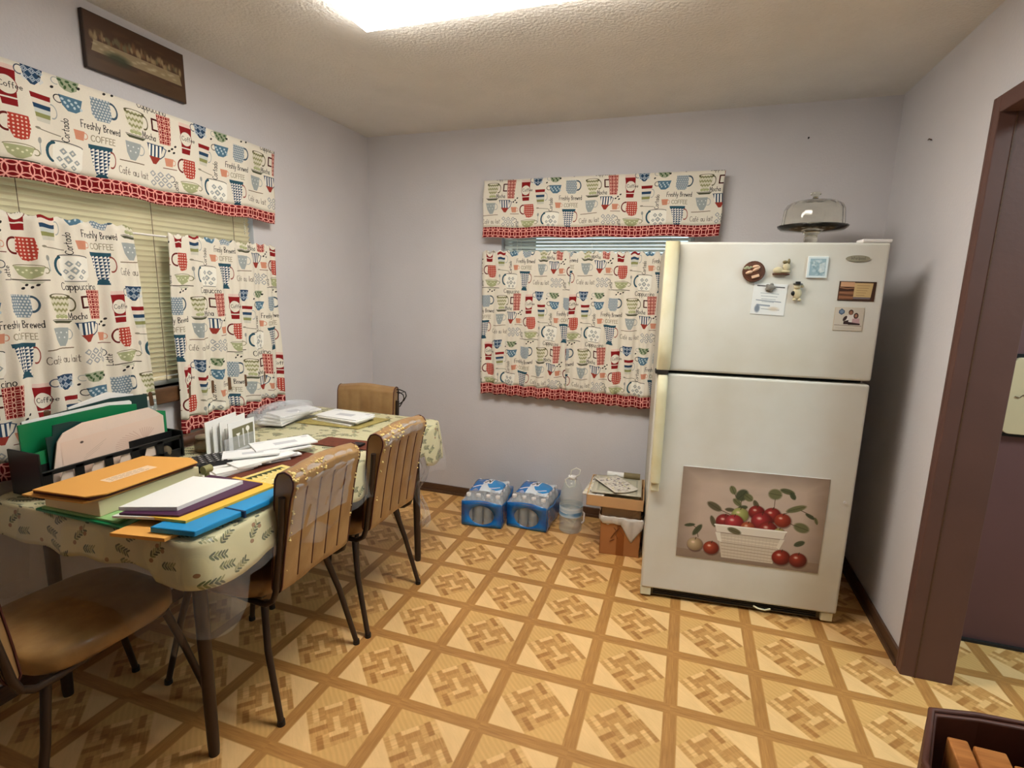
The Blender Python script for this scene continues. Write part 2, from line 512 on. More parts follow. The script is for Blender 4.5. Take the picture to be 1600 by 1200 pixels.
    L.line(arc(345, 372, 46, 6, 180, 360, 8), 2.5, (120, 118, 86))
    L.ring(394, 384, 12, 10, 3, (120, 118, 86), lambda x, y: x > 388)
    L.line([(288, 418), (402, 418)], 4, (78, 74, 60))
    L.poly([(310, 422), (382, 422), (370, 430), (322, 430)], (196, 196, 176))
    L.text('Café au lait', 44, 390, 27, (96, 88, 78), 2.2, 0, .66)
    L.line([(424, 132), (428, 134)], 4, DK)

cell_h = 326
A = Art(620, 2*cell_h, CREAM, 2)
for off in ((0, 0), (310, cell_h)):
    A.off = off
    draw_mugs(A)
rng = np.random.default_rng(3)
A.a *= (1+0.018*rng.standard_normal(A.a.shape[:2])[..., None])
M_mug = img_mat('coffee_print_cloth', A.a, rough=.95, bump=.12, spec=.1)

# red ring-lattice hem
A = Art(40, 40, (232, 164, 154), 6)
def _lat(x, y):
    m = np.zeros(x.shape, bool)
    for ox in (-1, 0, 1, 2):
        for oy in (-1, 0, 1, 2):
            m |= np.abs(np.hypot(x/40-ox, y/40-oy)-.7071) < .055
    return ~m
A._put(0, 39.5, 0, 39.5, _lat, (112, 20, 24))
M_hem = img_mat('red_lattice_cloth', A.a, rough=.95, bump=.1, spec=.1)

# vinyl floor tile
def floor_art():
    N = 512
    y, x = np.mgrid[0:N, 0:N]/N
    y = 1-y
    r = np.random.default_rng(5)
    def grain(u, v, seed, n=64, st=9):
        g = np.random.default_rng(seed).standard_normal((n, n))
        k = np.array([1, 2, 3, 2, 1])/9
        for _ in range(2):
            g = np.apply_along_axis(lambda q: np.convolve(np.r_[q[-2:], q, q[:2]], k, 'valid'), 0, g)
        iu = (u*n*2.0) % n; iv = (v*n/st*4) % n
        return g[(iv).astype(int) % n, (iu).astype(int) % n]
    out = np.zeros((N, N, 3)); 
    base = np.array((206, 164, 104.))
    light = np.array((236, 202, 146.)); dark = np.array((176, 130, 74.)); band = np.array((180, 135, 78.)); pale = np.array((236, 203, 150.))
    bw = .078
    cx = np.minimum(x, 1-x); cy = np.minimum(y, 1-y)
    inner = (cx > bw) & (cy > bw)
    X = (x-bw)/(1-2*bw)*2-1; Y = (y-bw)/(1-2*bw)*2-1
    out[:] = band
    gv = grain(x, y, 1); gh = grain(y, x, 2)
    vert = (cx < bw) & ~((cy < bw))
    out += (np.where(vert, gv, gh)*16)[..., None]*np.array((1, 1, .8))
    dia = (np.abs(X)+np.abs(Y)) < .98
    corner = inner & ~dia
    ll = corner & (X < 0) & (Y < 0); ur = corner & (X > 0) & (Y > 0)
    oth = corner & ~ll & ~ur
    out[ll | ur] = pale
    gl = grain(x+y, x-y, 9)
    out[ll | ur] += (gl*5)[..., None][ll | ur]
    P = X+Y; Q = X-Y
    g45 = grain(P/2, Q/2, 3)
    st = (np.sin((Q+P*.0)*38)+g45)*.5
    st2 = (np.sin(P*34+np.sin(Q*3))+g45)*.5
    out[oth] = (light-np.array((12, 16, 22.))+np.clip(st2, -1, 1)[..., None]*9-8)[oth]
    # woven strips in the diamond, rotated 45 degrees
    p = (P+1)/2; q = (Q+1)/2     # 0..1 across the diamond
    nb = 3; bi = np.clip((p*nb).astype(int), 0, nb-1); bj = np.clip((q*nb).astype(int), 0, nb-1)
    fp = p*nb-bi; fq = q*nb-bj
    ori = (bi+bj) % 2
    s = np.where(ori == 0, fp, fq); si = np.clip((s*3).astype(int), 0, 2)
    tab = r.uniform(-1, 1, (nb, nb, 3))
    for a in range(nb):
        for b in range(nb):
            v = [.5, -.75, .0] if (a*2+b) % 3 else [-.55, .45, -.35]
            tab[a, b] = np.array(v if (a+b) % 2 else v[::-1])+.35*tab[a, b]
    t = tab[bi, bj, si]
    edge = (np.abs(s*3-np.round(s*3)) < .05)
    c = np.where((t > 0)[..., None], base+(light-base)*t[..., None], base+(dark-base)*(-t)[..., None])
    c = c-(edge*5)[..., None]+(np.where(ori == 0, grain(q, p, 4), grain(p, q, 6))*20)[..., None]
    k = dia & inner
    out[k] = c[k]
    out = out*np.array((.985, .935, .87))
    out += (r.standard_normal((N, N))*3)[..., None]
    for _ in range(3):
        out = (out+np.roll(out, 2, 0)+np.roll(out, -2, 0)+np.roll(out, 2, 1)+np.roll(out, -2, 1))/5
    return out
S_ = .3048
M_floor = img_mat('parquet_vinyl', floor_art(), rough=.42, spec=.45, vary=.07, objmap=((-1.288/S_, 2.118/S_, 0), (1/S_, 1/S_, 1)))

# table cloth with olive sprigs
A = Art(300, 300, (208, 202, 158), 2)
rr = random.Random(4)
for q in range(26):
    cx, cy, a = rr.uniform(0, 300), rr.uniform(0, 300), rr.uniform(-.7, .9)
    A.line([(cx-22*math.cos(a), cy-22*math.sin(a)), (cx+22*math.cos(a), cy+22*math.sin(a))], 1.6, (110, 108, 70))
    for k in range(-2, 3):
        px, py = cx+k*10*math.cos(a), cy+k*10*math.sin(a)
        for sgn in (-1, 1):
            A.ell(px+7*math.cos(a+sgn*.9), py+7*math.sin(a+sgn*.9), 9, 2.8, rr.choice([(92, 100, 58), (128, 130, 78), (70, 78, 48), (150, 146, 96)]), a+sgn*.7)
for q in range(10):
    A.ell(rr.uniform(0, 300), rr.uniform(0, 300), 7, 6, rr.choice([(120, 92, 60), (88, 90, 50), (150, 110, 70)]))
M_cloth = img_mat('olive_sprig_cloth', A.a, rough=.5, spec=.5, bump=.1, coat=.3)

# ------------------------------------------------------------------ plain materials
M_wall = mat('wall_paint', (212, 209, 212), .75, noise=.05, nscale=3, bump=.12, bscale=90)
M_ceil = mat('ceiling_texture', (230, 226, 220), .9, noise=.06, nscale=5, bump=.55, bscale=80)
M_base = mat('dark_brown_trim', (92, 64, 44), .5, noise=.3, nscale=20, stretch=(1, 1, 6))
M_frame = mat('maroon_brown_paint', (98, 68, 60), .5, noise=.1, nscale=6, bump=.05)
M_maroon = mat('plum_paint', (104, 70, 68), .6, noise=.08, nscale=5)
M_wood = mat('sill_wood', (100, 68, 42), .45, noise=.35, nscale=14, stretch=(1, 1, 4))
M_white = mat('white_enamel', (222, 222, 216), .35, noise=.07, nscale=2.2, rgb2=(206, 202, 188))
M_hand = mat('yellowed_handle', (230, 226, 200), .4, noise=.12, nscale=5, rgb2=(214, 204, 158))
M_side = mat('fridge_side', (200, 196, 182), .45)
M_black = mat('black_plastic', (22, 22, 23), .4)
M_dark = mat('bronze_tube', (62, 50, 42), .38, metal=.5)
M_vinyl = mat('tan_vinyl', (140, 104, 60), .4, noise=.3, nscale=16, bump=.25, bscale=22, rgb2=(162, 126, 76), coat=.3)
M_vinyl2 = mat('brown_vinyl', (166, 132, 88), .42, noise=.2, nscale=9, bump=.25, bscale=22, rgb2=(146, 110, 70), coat=.25)
M_pipe = mat('oxblood_piping', (74, 30, 24), .5)
M_foam = mat('yellow_foam', (232, 206, 138), .8, noise=.2, nscale=60)
M_clear = mat('clear_plastic', (236, 236, 232), .12, alpha=.055, bump=.6, bscale=18)
M_film = mat('wrinkled_clear_film', (226, 230, 236), .15, alpha=.24, bump=.7, bscale=30)
M_glass = mat('glass', (222, 226, 214), .04, trans=1.0, ior=1.45)
M_dome = mat('clear_dome_glass', (252, 252, 246), .03, trans=1.0, ior=1.42)
M_plate = mat('pressed_glass', (244, 244, 230), .05, trans=1.0, ior=1.45)
M_pane = mat('window_glass', (230, 238, 238), .03, trans=1.0, ior=1.02)
M_blind = mat('blind_slats', (226, 216, 184), .5)
M_blind2 = mat('white_blind_slats', (228, 232, 224), .5)
M_paper = mat('white_paper', (238, 238, 236), .8)
M_paper2 = mat('cream_paper', (224, 214, 178), .8)
M_manila = mat('manila_paper', (226, 172, 92), .7, noise=.06, nscale=10)
M_orange = mat('orange_paper', (230, 168, 84), .7)
M_yellow = mat('yellow_paper', (238, 190, 72), .6)
M_purple = mat('purple_folder', (74, 34, 70), .5)
M_blue = mat('blue_folder', (30, 146, 208), .35)
M_green = mat('green_folder', (16, 122, 74), .4)
M_dgreen = mat('dark_green_folder', (16, 54, 52), .4)
M_lgreen = mat('light_green_sheet', (150, 196, 130), .6)
M_pinkp = mat('pinkish_paper', (232, 212, 198), .75, noise=.08, nscale=8, bump=.3, bscale=12)
M_card = mat('brown_cardboard', (184, 124, 72), .8, noise=.12, nscale=6)
M_card2 = mat('light_cardboard', (206, 164, 116), .8, noise=.08, nscale=8)
M_bag = mat('white_bag', (214, 208, 200), .5, bump=.4, bscale=25, alpha=.93)
M_water = mat('clear_bottle', (226, 236, 240), .05, alpha=.34, bump=.9, coat=1.0, bscale=60)
M_jug = mat('clear_jug', (220, 232, 230), .04, alpha=.30, bump=.8, coat=1.0, bscale=40)
M_cap = mat('white_cap', (232, 228, 226), .5)
M_tan = mat('tan_laminate', (206, 184, 146), .45, noise=.05)
M_leather = mat('brown_leather', (84, 52, 34), .5, noise=.3, nscale=30)
M_amber = mat('amber_glass', (130, 100, 66), .1, alpha=.6)
M_honey = mat('honey_wood', (194, 128, 66), .45, noise=.3, nscale=9, stretch=(1, 8, 1), rgb2=(158, 94, 42))
M_dwood = mat('dark_stained_wood', (84, 44, 30), .6, noise=.2, nscale=12)
M_light = mat('lamp_diffuser', (255, 255, 250), .5, emis=(255, 250, 240), estr=LIGHT)
M_cord = mat('white_cord', (232, 230, 218), .5)
M_rubber = mat('black_wire', (28, 24, 22), .4, metal=.3)
M_mat = mat('red_brown_placemat', (112, 56, 36), .8, noise=.3, nscale=60)
M_gasket = mat('dark_gasket', (30, 26, 22), .7)

# ------------------------------------------------------------------ room shell
WX, H, T = 3.072, 2.447, .15
BY = -4.6
FX, CX = -.4, 5.2
struct(MB().box(-.16, CX, BY, .16, -.08, 0).obj('floor', M_floor))
struct(MB().box(-.16, CX, BY, .16, H, H+.1).obj('ceiling', M_ceil))
def wall_with_hole(name, axis, m, lo, hi, a0, a1, z0, z1, c0, c1):
    b = MB()
    def bx(p, q, r, s):
        if axis == 'x': b.box(c0, c1, p, q, r, s)
        else: b.box(p, q, c0, c1, r, s)
    bx(lo, a0, 0, H); bx(a1, hi, 0, H)
    if z0 > 0: bx(a0, a1, 0, z0)
    bx(a0, a1, z1, H)
    return struct(b.obj(name, m))
wall_with_hole('wall_left', 'x', M_wall, BY, 0, -2.62, -1.04, 1.0, 2.02, -.14, 0)
wall_with_hole('wall_back', 'y', M_wall, -.14, WX, .98, 2.15, .98, 2.02, 0, .14)
b = MB().box(WX, WX+T, -.985, .14, 0, H).box(WX, WX+T, -1.9, -.985, 2.09, H).box(WX, WX+T, BY, -1.9, 0, H)
struct(b.obj('wall_right', M_wall))
# hallway seen through the doorway
struct(MB().box(WX+T, CX, -.655, -.60, .012, H).obj('wall_hall', M_maroon))
struct(MB().box(CX-.05, CX, BY, -.655, 0, H).obj('wall_hall_end', M_wall))
struct(MB().box(WX+T, CX-.05, -.672, -.655, .0, .012).obj('gap_shade_strip', M_gasket))  # dark strip standing in for the shadowed gap under the plum panel
# door casing
dj = struct(MB().box(WX-.018, WX+T+.004, -1.012, -.98, 0, 2.115).box(WX-.018, WX+T+.004, -1.9, -1.012, 2.06, 2.115)
            .box(WX-.018, WX+.004, -.98, -.962, 0, 2.115).obj('door_1', M_frame, bevel=.003))
MB().box(WX+.03, WX+.034, -1.0135, -1.011, 0, 2.06).obj('door_stop', M_base, dj)
# baseboards
struct(MB().box(0, 2.9, -.014, 0, 0, .062).box(0, 2.9, -.022, 0, 0, .018).obj('baseboard_back', M_base, bevel=.003))
struct(MB().box(0, .014, BY, -.02, 0, .062).obj('baseboard_left', M_base, bevel=.003))
struct(MB().box(WX-.014, WX, -.965, 0, 0, .062).box(WX-.024, WX, -.965, 0, 0, .02).obj('baseboard_right', M_base, bevel=.003))

# windows: frame, glass and sill
def window(n, axis, a0, a1, z0, z1, sillmat):
    b = MB()
    def bx(p, q, r, s, c0, c1):
        if axis == 'x': b.box(-c1, -c0, p, q, r, s)
        else: b.box(p, q, c0, c1, r, s)
    w = .035
    bx(a0, a0+w, z0, z1, .05, .12); bx(a1-w, a1, z0, z1, .05, .12); bx(a0, a1, z0, z0+w, .05, .12); bx(a0, a1, z1-w, z1, .05, .12)
    bx(a0, a1, (z0+z1)/2-.02, (z0+z1)/2+.02, .06, .11)
    o = struct(b.obj('window_%d' % n, M_cap, bevel=.003))
    g = MB()
    if axis == 'x': g.box(-.093, -.087, a0+w, a1-w, z0+w, z1-w)
    else: g.box(a0+w, a1-w, .087, .093, z0+w, z1-w)
    g.obj('pane', M_pane, o)
    s = MB()
    if axis == 'x': s.box(-.06, .035, a0-.04, a1+.04, z0-.065, z0)
    else: s.box(a0-.04, a1+.04, -.03, .06, z0-.065, z0)
    s.obj('sill', sillmat, o, bevel=.006)
    return o
window(1, 'x', -2.62, -1.04, 1.0, 2.02, M_wood)
window(2, 'y', .98, 2.15, .98, 2.02, M_cap)

def blinds(label, axis, a0, a1, z0, z1, m, tilt):
    t = thing('window_blind', label, 'window blind', (0, 0, 0))
    b = MB(); z = z1-.05
    while z > z0+.02:
        c = math.cos(tilt)*.0125; s = math.sin(tilt)*.0125
        for (p, q) in ((-1, 0), (0, 1)):
            bow = .0022
            P = [(p*c, p*s+(0 if p else bow)), (q*c, q*s+(0 if q else bow))]
            if axis == 'x': v = [(-.012+P[0][0], a0, z+P[0][1]), (-.012+P[0][0], a1, z+P[0][1]), (-.012+P[1][0], a1, z+P[1][1]), (-.012+P[1][0], a0, z+P[1][1])]
            else: v = [(a0, .012-P[0][0], z+P[0][1]), (a1, .012-P[0][0], z+P[0][1]), (a1, .012-P[1][0], z+P[1][1]), (a0, .012-P[1][0], z+P[1][1])]
            b.add(v, [(0, 1, 2, 3)])
        z -= .0215
    b.obj('slats', m, t, solid=.0008)
    h = MB(); r = MB()
    if axis == 'x': h.box(-.035, .0, a0, a1, z1-.035, z1); r.box(-.022, -.002, a0, a1, z0, z0+.014)
    else: h.box(a0, a1, 0, .035, z1-.035, z1); r.box(a0, a1, .002, .022, z0, z0+.014)
    h.obj('head_rail', m, t, bevel=.003); r.obj('bottom_rail', m, t, bevel=.003)
    for k in ((.06, .36, .66, .93) if axis == 'x' else (.10, .5, .9)):
        p = a0+(a1-a0)*k
        c = MB()
        pts = [((.003, p, zz) if axis == 'x' else (p, -.003, zz)) for zz in (z1, z0)]
        c.tube(pts, .0012, 6).obj('ladder_cord', M_cord if axis == 'y' else M_base, t)
    # beaded pull chain
    c = MB()
    ch = a0+(a1-a0)*(.08 if axis == 'y' else .97)
    zz = z1
    while zz > (1.66 if axis == 'y' else 1.70):
        c.ball((.012, ch, zz) if axis == 'x' else (ch, -.012, zz), .0035, nu=8, nv=5)
        zz -= .011
    c.obj('bead_chain', M_cord, t)
    return t
blinds('cream slatted window blind behind the coffee-cup curtains on the left wall', 'x', -2.60, -1.06, 1.03, 2.01, M_blind, math.radians(60))
blinds('white slatted window blind behind the curtains on the back wall', 'y', 1.0, 2.13, 1.02, 2.01, M_blind2, math.radians(40))

# ------------------------------------------------------------------ ceiling lamp
lt = thing('ceiling_light', 'large flat rectangular fluorescent ceiling light with a glowing white panel', 'ceiling light', (0, 0, H))
LX0, LX1, LY0, LY1 = .900, 2.12, -1.76, -1.340
MB().box(LX0+.004, LX1-.004, LY0+.004, LY1-.004, -.036, -.010).obj('diffuser', M_light, lt)
fr = MB()
for (x0, x1, y0, y1) in ((LX0, LX1, LY0, LY0+.02), (LX0, LX1, LY1-.02, LY1), (LX0, LX0+.02, LY0, LY1), (LX1-.02, LX1, LY0, LY1)):
    fr.box(x0, x1, y0, y1, -.010, 0)
fr.obj('frame', M_cap, lt, bevel=.003)

# ------------------------------------------------------------------ curtains
def cloth(name, label, cat, axis, a0, a1, ztop, zbot, hem, amp, nf, off, anchor, per, ph=0, group=None, flare=0, dz=0, ruffle=0, wav=0, seed=0, pocket=None, uslip=0):
    """hung cloth along a wall. anchor=(a, z, row) is where a red mug of the print sits"""
    rs = random.Random(seed)
    p1, p2, p3 = rs.uniform(0, 6), rs.uniform(0, 6), rs.uniform(0, 6)
    t = thing(name, label, cat, (0, 0, 0), 0, group)
    def P(s, z):
        t_ = (ztop-z)/(ztop-zbot)
        a = a0+(a1-a0)*s+flare*t_*(s-.5)*2*.5 + .003*math.sin(7*s+9*t_+p1)
        g = (.35+.65*min(1, t_*1.6))
        o = off+amp*g*math.sin(2*PI*nf*(s+.012*math.sin(5*t_+p2))+ph)+amp*.45*g*math.sin(2*PI*nf*2.3*s+p3+1.5*t_)
        o += wav*math.sin(3*s+2*t_)
        zz = z+dz*(s-.5)+ruffle*.5*math.sin(2*PI*nf*2.1*s+p1)*max(0, 1-t_*12)+.004*math.sin(2*PI*nf*s+p2)*t_
        o = max(.012, o)
        return (o, a, zz) if axis == 'x' else (a, -o, zz)
    def UV(s, z):
        a = a0+(a1-a0)*s
        X = (a-anchor[0])*620/per+235+(310 if anchor[2] else 0)
        Y = (anchor[1]-z)/.972*1000+180+(cell_h if anchor[2] else 0)
        return (X/620, 1-Y/(2*cell_h))
    nu = max(40, int((a1-a0)*130)); zh = zbot+hem
    nv = max(8, int((ztop-zh)*50))
    MB().grid(lambda u, v: P(u, ztop+(zh-ztop)*v), nu, nv, lambda u, v: UV(u, ztop+(zh-ztop)*v)).obj('printed_cloth', M_mug, t, solid=.0015)
    MB().grid(lambda u, v: P(u, zh+(zbot-zh)*v), nu, 6, lambda u, v: ((a0+(a1-a0)*u)/.036, (zh+(zbot-zh)*v)/.036)).obj('red_hem', M_hem, t, solid=.0018)
    return t
def rod(label, axis, a0, a1, z, off, r=.006):
    t = thing('curtain_rod', label, 'curtain rod')
    P = (lambda a, o: (o, a, z)) if axis == 'x' else (lambda a, o: (a, -o, z))
    MB().tube([P(a0, .0), P(a0, off*.7), P(a0+.02, off), P(a1-.02, off), P(a1, off*.7), P(a1, 0)], r, 8).obj('rod', M_cap, t)
    for a in (a0, a1):
        MB().ball(P(a, .008), .012, nu=10, nv=6).obj('bracket', M_cap, t)
    return t
cloth('valance', 'wide coffee-cup valance with red hem high on the left wall above the table', 'valance', 'x', -2.75, -.945, 2.125, 1.77, .055, .006, 6, .07, (-1.554, 2.059, 0), .618, dz=.0, wav=.012, seed=1)
cloth('cafe_curtain', 'coffee-cup curtain panel hanging behind the green folders on the left wall', 'curtain', 'x', -2.75, -1.70, 1.665, .79, .06, .012, 9, .045, (-1.883, 1.364, 0), .56, ruffle=.009, flare=.07, seed=2)
cloth('cafe_curtain', 'coffee-cup curtain panel at the left wall between the open blind and the room corner', 'curtain', 'x', -1.555, -.95, 1.655, .785, .065, .012, 6, .045, (-1.321, 1.354, 0), .54, ruffle=.009, flare=.03, seed=3)
cloth('valance', 'short coffee-cup valance with red hem on the back wall beside the cake dome', 'valance', 'y', .882, 2.278, 2.118, 1.775, .062, .004, 4, .075, (1.067, 2.062, 0), .618, seed=4, wav=.008)
cloth('cafe_curtain', 'left one of two coffee-cup curtain panels on the back wall', 'curtain', 'y', .872, 1.462, 1.695, .772, .07, .009, 6, .055, (1.112, 1.381, 0), .54, ruffle=.012, seed=5, dz=-.004)
cloth('cafe_curtain', 'right coffee-cup curtain panel on the back wall, partly behind the fridge', 'curtain', 'y', 1.448, 2.10, 1.69, .768, .07, .009, 7, .062, (1.662, 1.069, 1), .56, ruffle=.012, seed=6, dz=-.004)
rod('white rod holding up the valance on the left wall', 'x', -2.76, -.95, 2.105, .062)
rod('white rod holding up the valance on the back wall', 'y', .89, 2.27, 2.098, .068)
rod('white rod the back wall curtain panels hang from', 'y', .88, 2.11, 1.672, .045, .004)
rod('white rod the left wall curtain panels hang from', 'x', -2.76, -.955, 1.642, .035, .004)

# ------------------------------------------------------------------ picture plaque
A = Art(420, 210, (74, 48, 30), 1.5); A.al = True
for q in range(60):
    A.ell(rr.uniform(20, 400), rr.uniform(30, 175), rr.uniform(10, 30), rr.uniform(4, 10), rr.choice([(88, 60, 36), (64, 42, 26), (96, 74, 44)]), 0, .5, .6)
for q in range(46):
    x = 22+q*8.4; y = 78+8*math.sin(q*.9)+rr.uniform(-10, 10)
    A.ell(x, y, rr.uniform(4, 8), rr.uniform(8, 20), rr.choice([(150, 128, 92), (120, 88, 56), (170, 150, 112), (96, 74, 50), (110, 104, 74)]), 0, .8, .4)
A.poly([(30, 98), (395, 98), (405, 142), (18, 142)], (160, 144, 112), op=.85)
for q in range(40): A.ell(rr.uniform(30, 390), rr.uniform(108, 132), 10, 4, rr.choice([(190, 176, 146), (146, 128, 94)]), 0, .6, .5)
A.ell(120, 142, 48, 22, (44, 52, 28), 0, .85, .4); A.ell(80, 158, 60, 12, (70, 50, 30), 0, .7, .5)
A.poly([(0, 165), (420, 165), (420, 210), (0, 210)], (80, 58, 34), op=.7)
M_plq = img_mat('faded_landscape_print', A.a, rough=.4, spec=.4)
pq = thing('picture_plaque', 'dark brown picture plaque with a faded pale scene, hung above the left valance', 'picture', (0, -1.585, 2.313), 0)
MB().box(.0, .018, -.200, .200, -.098, .098).obj('board', mat('plaque_edge', (62, 42, 28), .5, noise=.2), pq, bevel=.003)
MB().quad((.0186, -.196, -.094), (.0186, .196, -.094), (.0186, .196, .094), (.0186, -.196, .094)).obj('picture', M_plq, pq)

tag(MB().tube([(2.67, -.012, 2.272), (2.67, .0, 2.270)], [.0045, .002], 8).obj('nail', M_black), 'small dark nail in the back wall above the cake dome', 'nail')
tag(MB().tube([(3.060, -.433, 2.130), (3.072, -.433, 2.128)], [.0035, .002], 8).tube([(3.062, -.445, 2.126), (3.062, -.42, 2.130)], .002, 6).obj('wall_hook', M_base), 'tiny dark hook on the right wall near the corner', 'hook')

# ------------------------------------------------------------------ table
TX0, TX1, TY0, TY1, TZ = .09, .95, -2.275, -.80, .76
def rr_outline(x0, x1, y0, y1, r, n=8):
    out = []
    for (cx, cy, a) in ((x1-r, y1-r, 0), (x0+r, y1-r, 90), (x0+r, y0+r, 180), (x1-r, y0+r, 270)):
        for k in range(n+1):
            t = math.radians(a+90*k/n)
            out.append((cx+r*math.cos(t), cy+r*math.sin(t)))
    return out
def dense(out, step=.02):
    res = []
    for i in range(len(out)):
        a, b = Vector(out[i]), Vector(out[(i+1) % len(out)])
        n = max(1, int((b-a).length/step))
        for k in range(n): res.append(tuple(a+(b-a)*k/n))
    return res
tb = thing('dining_table', 'long dinette table against the left wall, covered with olive-sprig cloth and papers', 'table', (0, 0, 0))
MB().slab(rr_outline(TX0, TX1, TY0, TY1, .06), TZ-.032, TZ-.003).obj('table_top', M_tan, tb, bevel=.004)
MB().box(TX0+.07, TX1-.07, TY0+.07, TY1-.07, TZ-.085, TZ-.03).obj('apron', M_dark, tb)
for (x, y) in ((.854, -2.197), (.866, -.916), (.17, -2.19), (.17, -.90)):
    sx = (x-.5)*.03
    MB().tube([(x-sx, y*.995-.003, TZ-.05), (x, y, .03), (x, y, .0)], [.021, .017, .015], 16).obj('leg', M_dark, tb)
OUT = dense(rr_outline(TX0-.004, TX1+.004, TY0-.004, TY1+.004, .06))
def skirt(out, drop, amp, nw, z0, flare, nv=8, seed=0, side=None):
    """hanging cloth ring with folds; drop is a function of (x,y)"""
    L = [0]
    for i in range(len(out)):
        L.append(L[-1]+(Vector(out[(i+1) % len(out)])-Vector(out[i])).length)
    cx, cy = (TX0+TX1)/2, (TY0+TY1)/2
    vs = []; uv = []; n = len(out)
    for j in range(nv+1):
        t = j/nv
        for i in range(n+1):
            p = out[i % n]; q = out[(i+1) % n]; o_ = out[i-1]
            tx, ty = q[0]-o_[0], q[1]-o_[1]; l = math.hypot(tx, ty); nx, ny = ty/l, -tx/l
            s = L[i]
            w = amp*math.sin(s*nw+seed)+amp*.5*math.sin(s*nw*2.7+seed*2)
            d = drop(p[0], p[1])*(1+.10*math.sin(s*nw*.7+1+seed)+.05*math.sin(s*31+seed))
            k = math.sin(t*PI/2)
            out_ = flare*k+w*t
            xx, yy = p[0]+nx*out_, p[1]+ny*out_
            xx = max(.07, xx)
            vs.append((xx, yy, z0-d*t-.004*(1-math.cos(t*PI/2))))
            uv.append((s/.3, (d*t)/.3))
    fs = [(j*(n+1)+i, j*(n+1)+i+1, (j+1)*(n+1)+i+1, (j+1)*(n+1)+i) for j in range(nv) for i in range(n)]
    return vs, fs, uv
tc_ = thing('tablecloth', 'cream tablecloth with green olive sprigs draped over the table', 'tablecloth', (0, 0, 0))
b = MB()
pts = OUT
c = b.add([(x, y, TZ+.001) for x, y in pts], [tuple(range(len(pts)))], False, [(x/.3, y/.3) for x, y in pts])
def dr(x, y):
    d = .125 if y > -2.15 else .100
    if x > .8 and y < -2.1: d = .122
    if x > .8 and y > -1.0: d = .17
    return d
vs, fs, uv = skirt(OUT, dr, .007, 14, TZ+.001, .018)
b.add(vs, fs, True, uv)
b.obj('cloth', M_cloth, tc_, solid=.0015)
pc = thing('plastic_table_cover', 'clear wrinkled plastic cover hanging below the tablecloth edge', 'table cover', (0, 0, 0))
def dr2(x, y):
    d = .16
    if y < -2.2: d = .27+.05*math.sin(x*9)
    if x > .9 and y < -2.15: d = .24
    if x > .85 and y > -1.0: d = .22
    return d
OUT2 = [(x+(.006 if x > .5 else -.006)*0, y) for x, y in dense(rr_outline(TX0-.007, TX1+.007, TY0-.007, TY1+.007, .06))]
b = MB(); b.add([(x, y, TZ+.0035) for x, y in OUT2], [tuple(range(len(OUT2)))])
vs, fs, uv = skirt(OUT2, dr2, .012, 19, TZ+.0035, .032, seed=2)
b.add(vs, fs, True)
b.obj('plastic_sheet', M_clear, pc, solid=.0006)
Z0 = TZ+.0045     # what lies on the table stands here

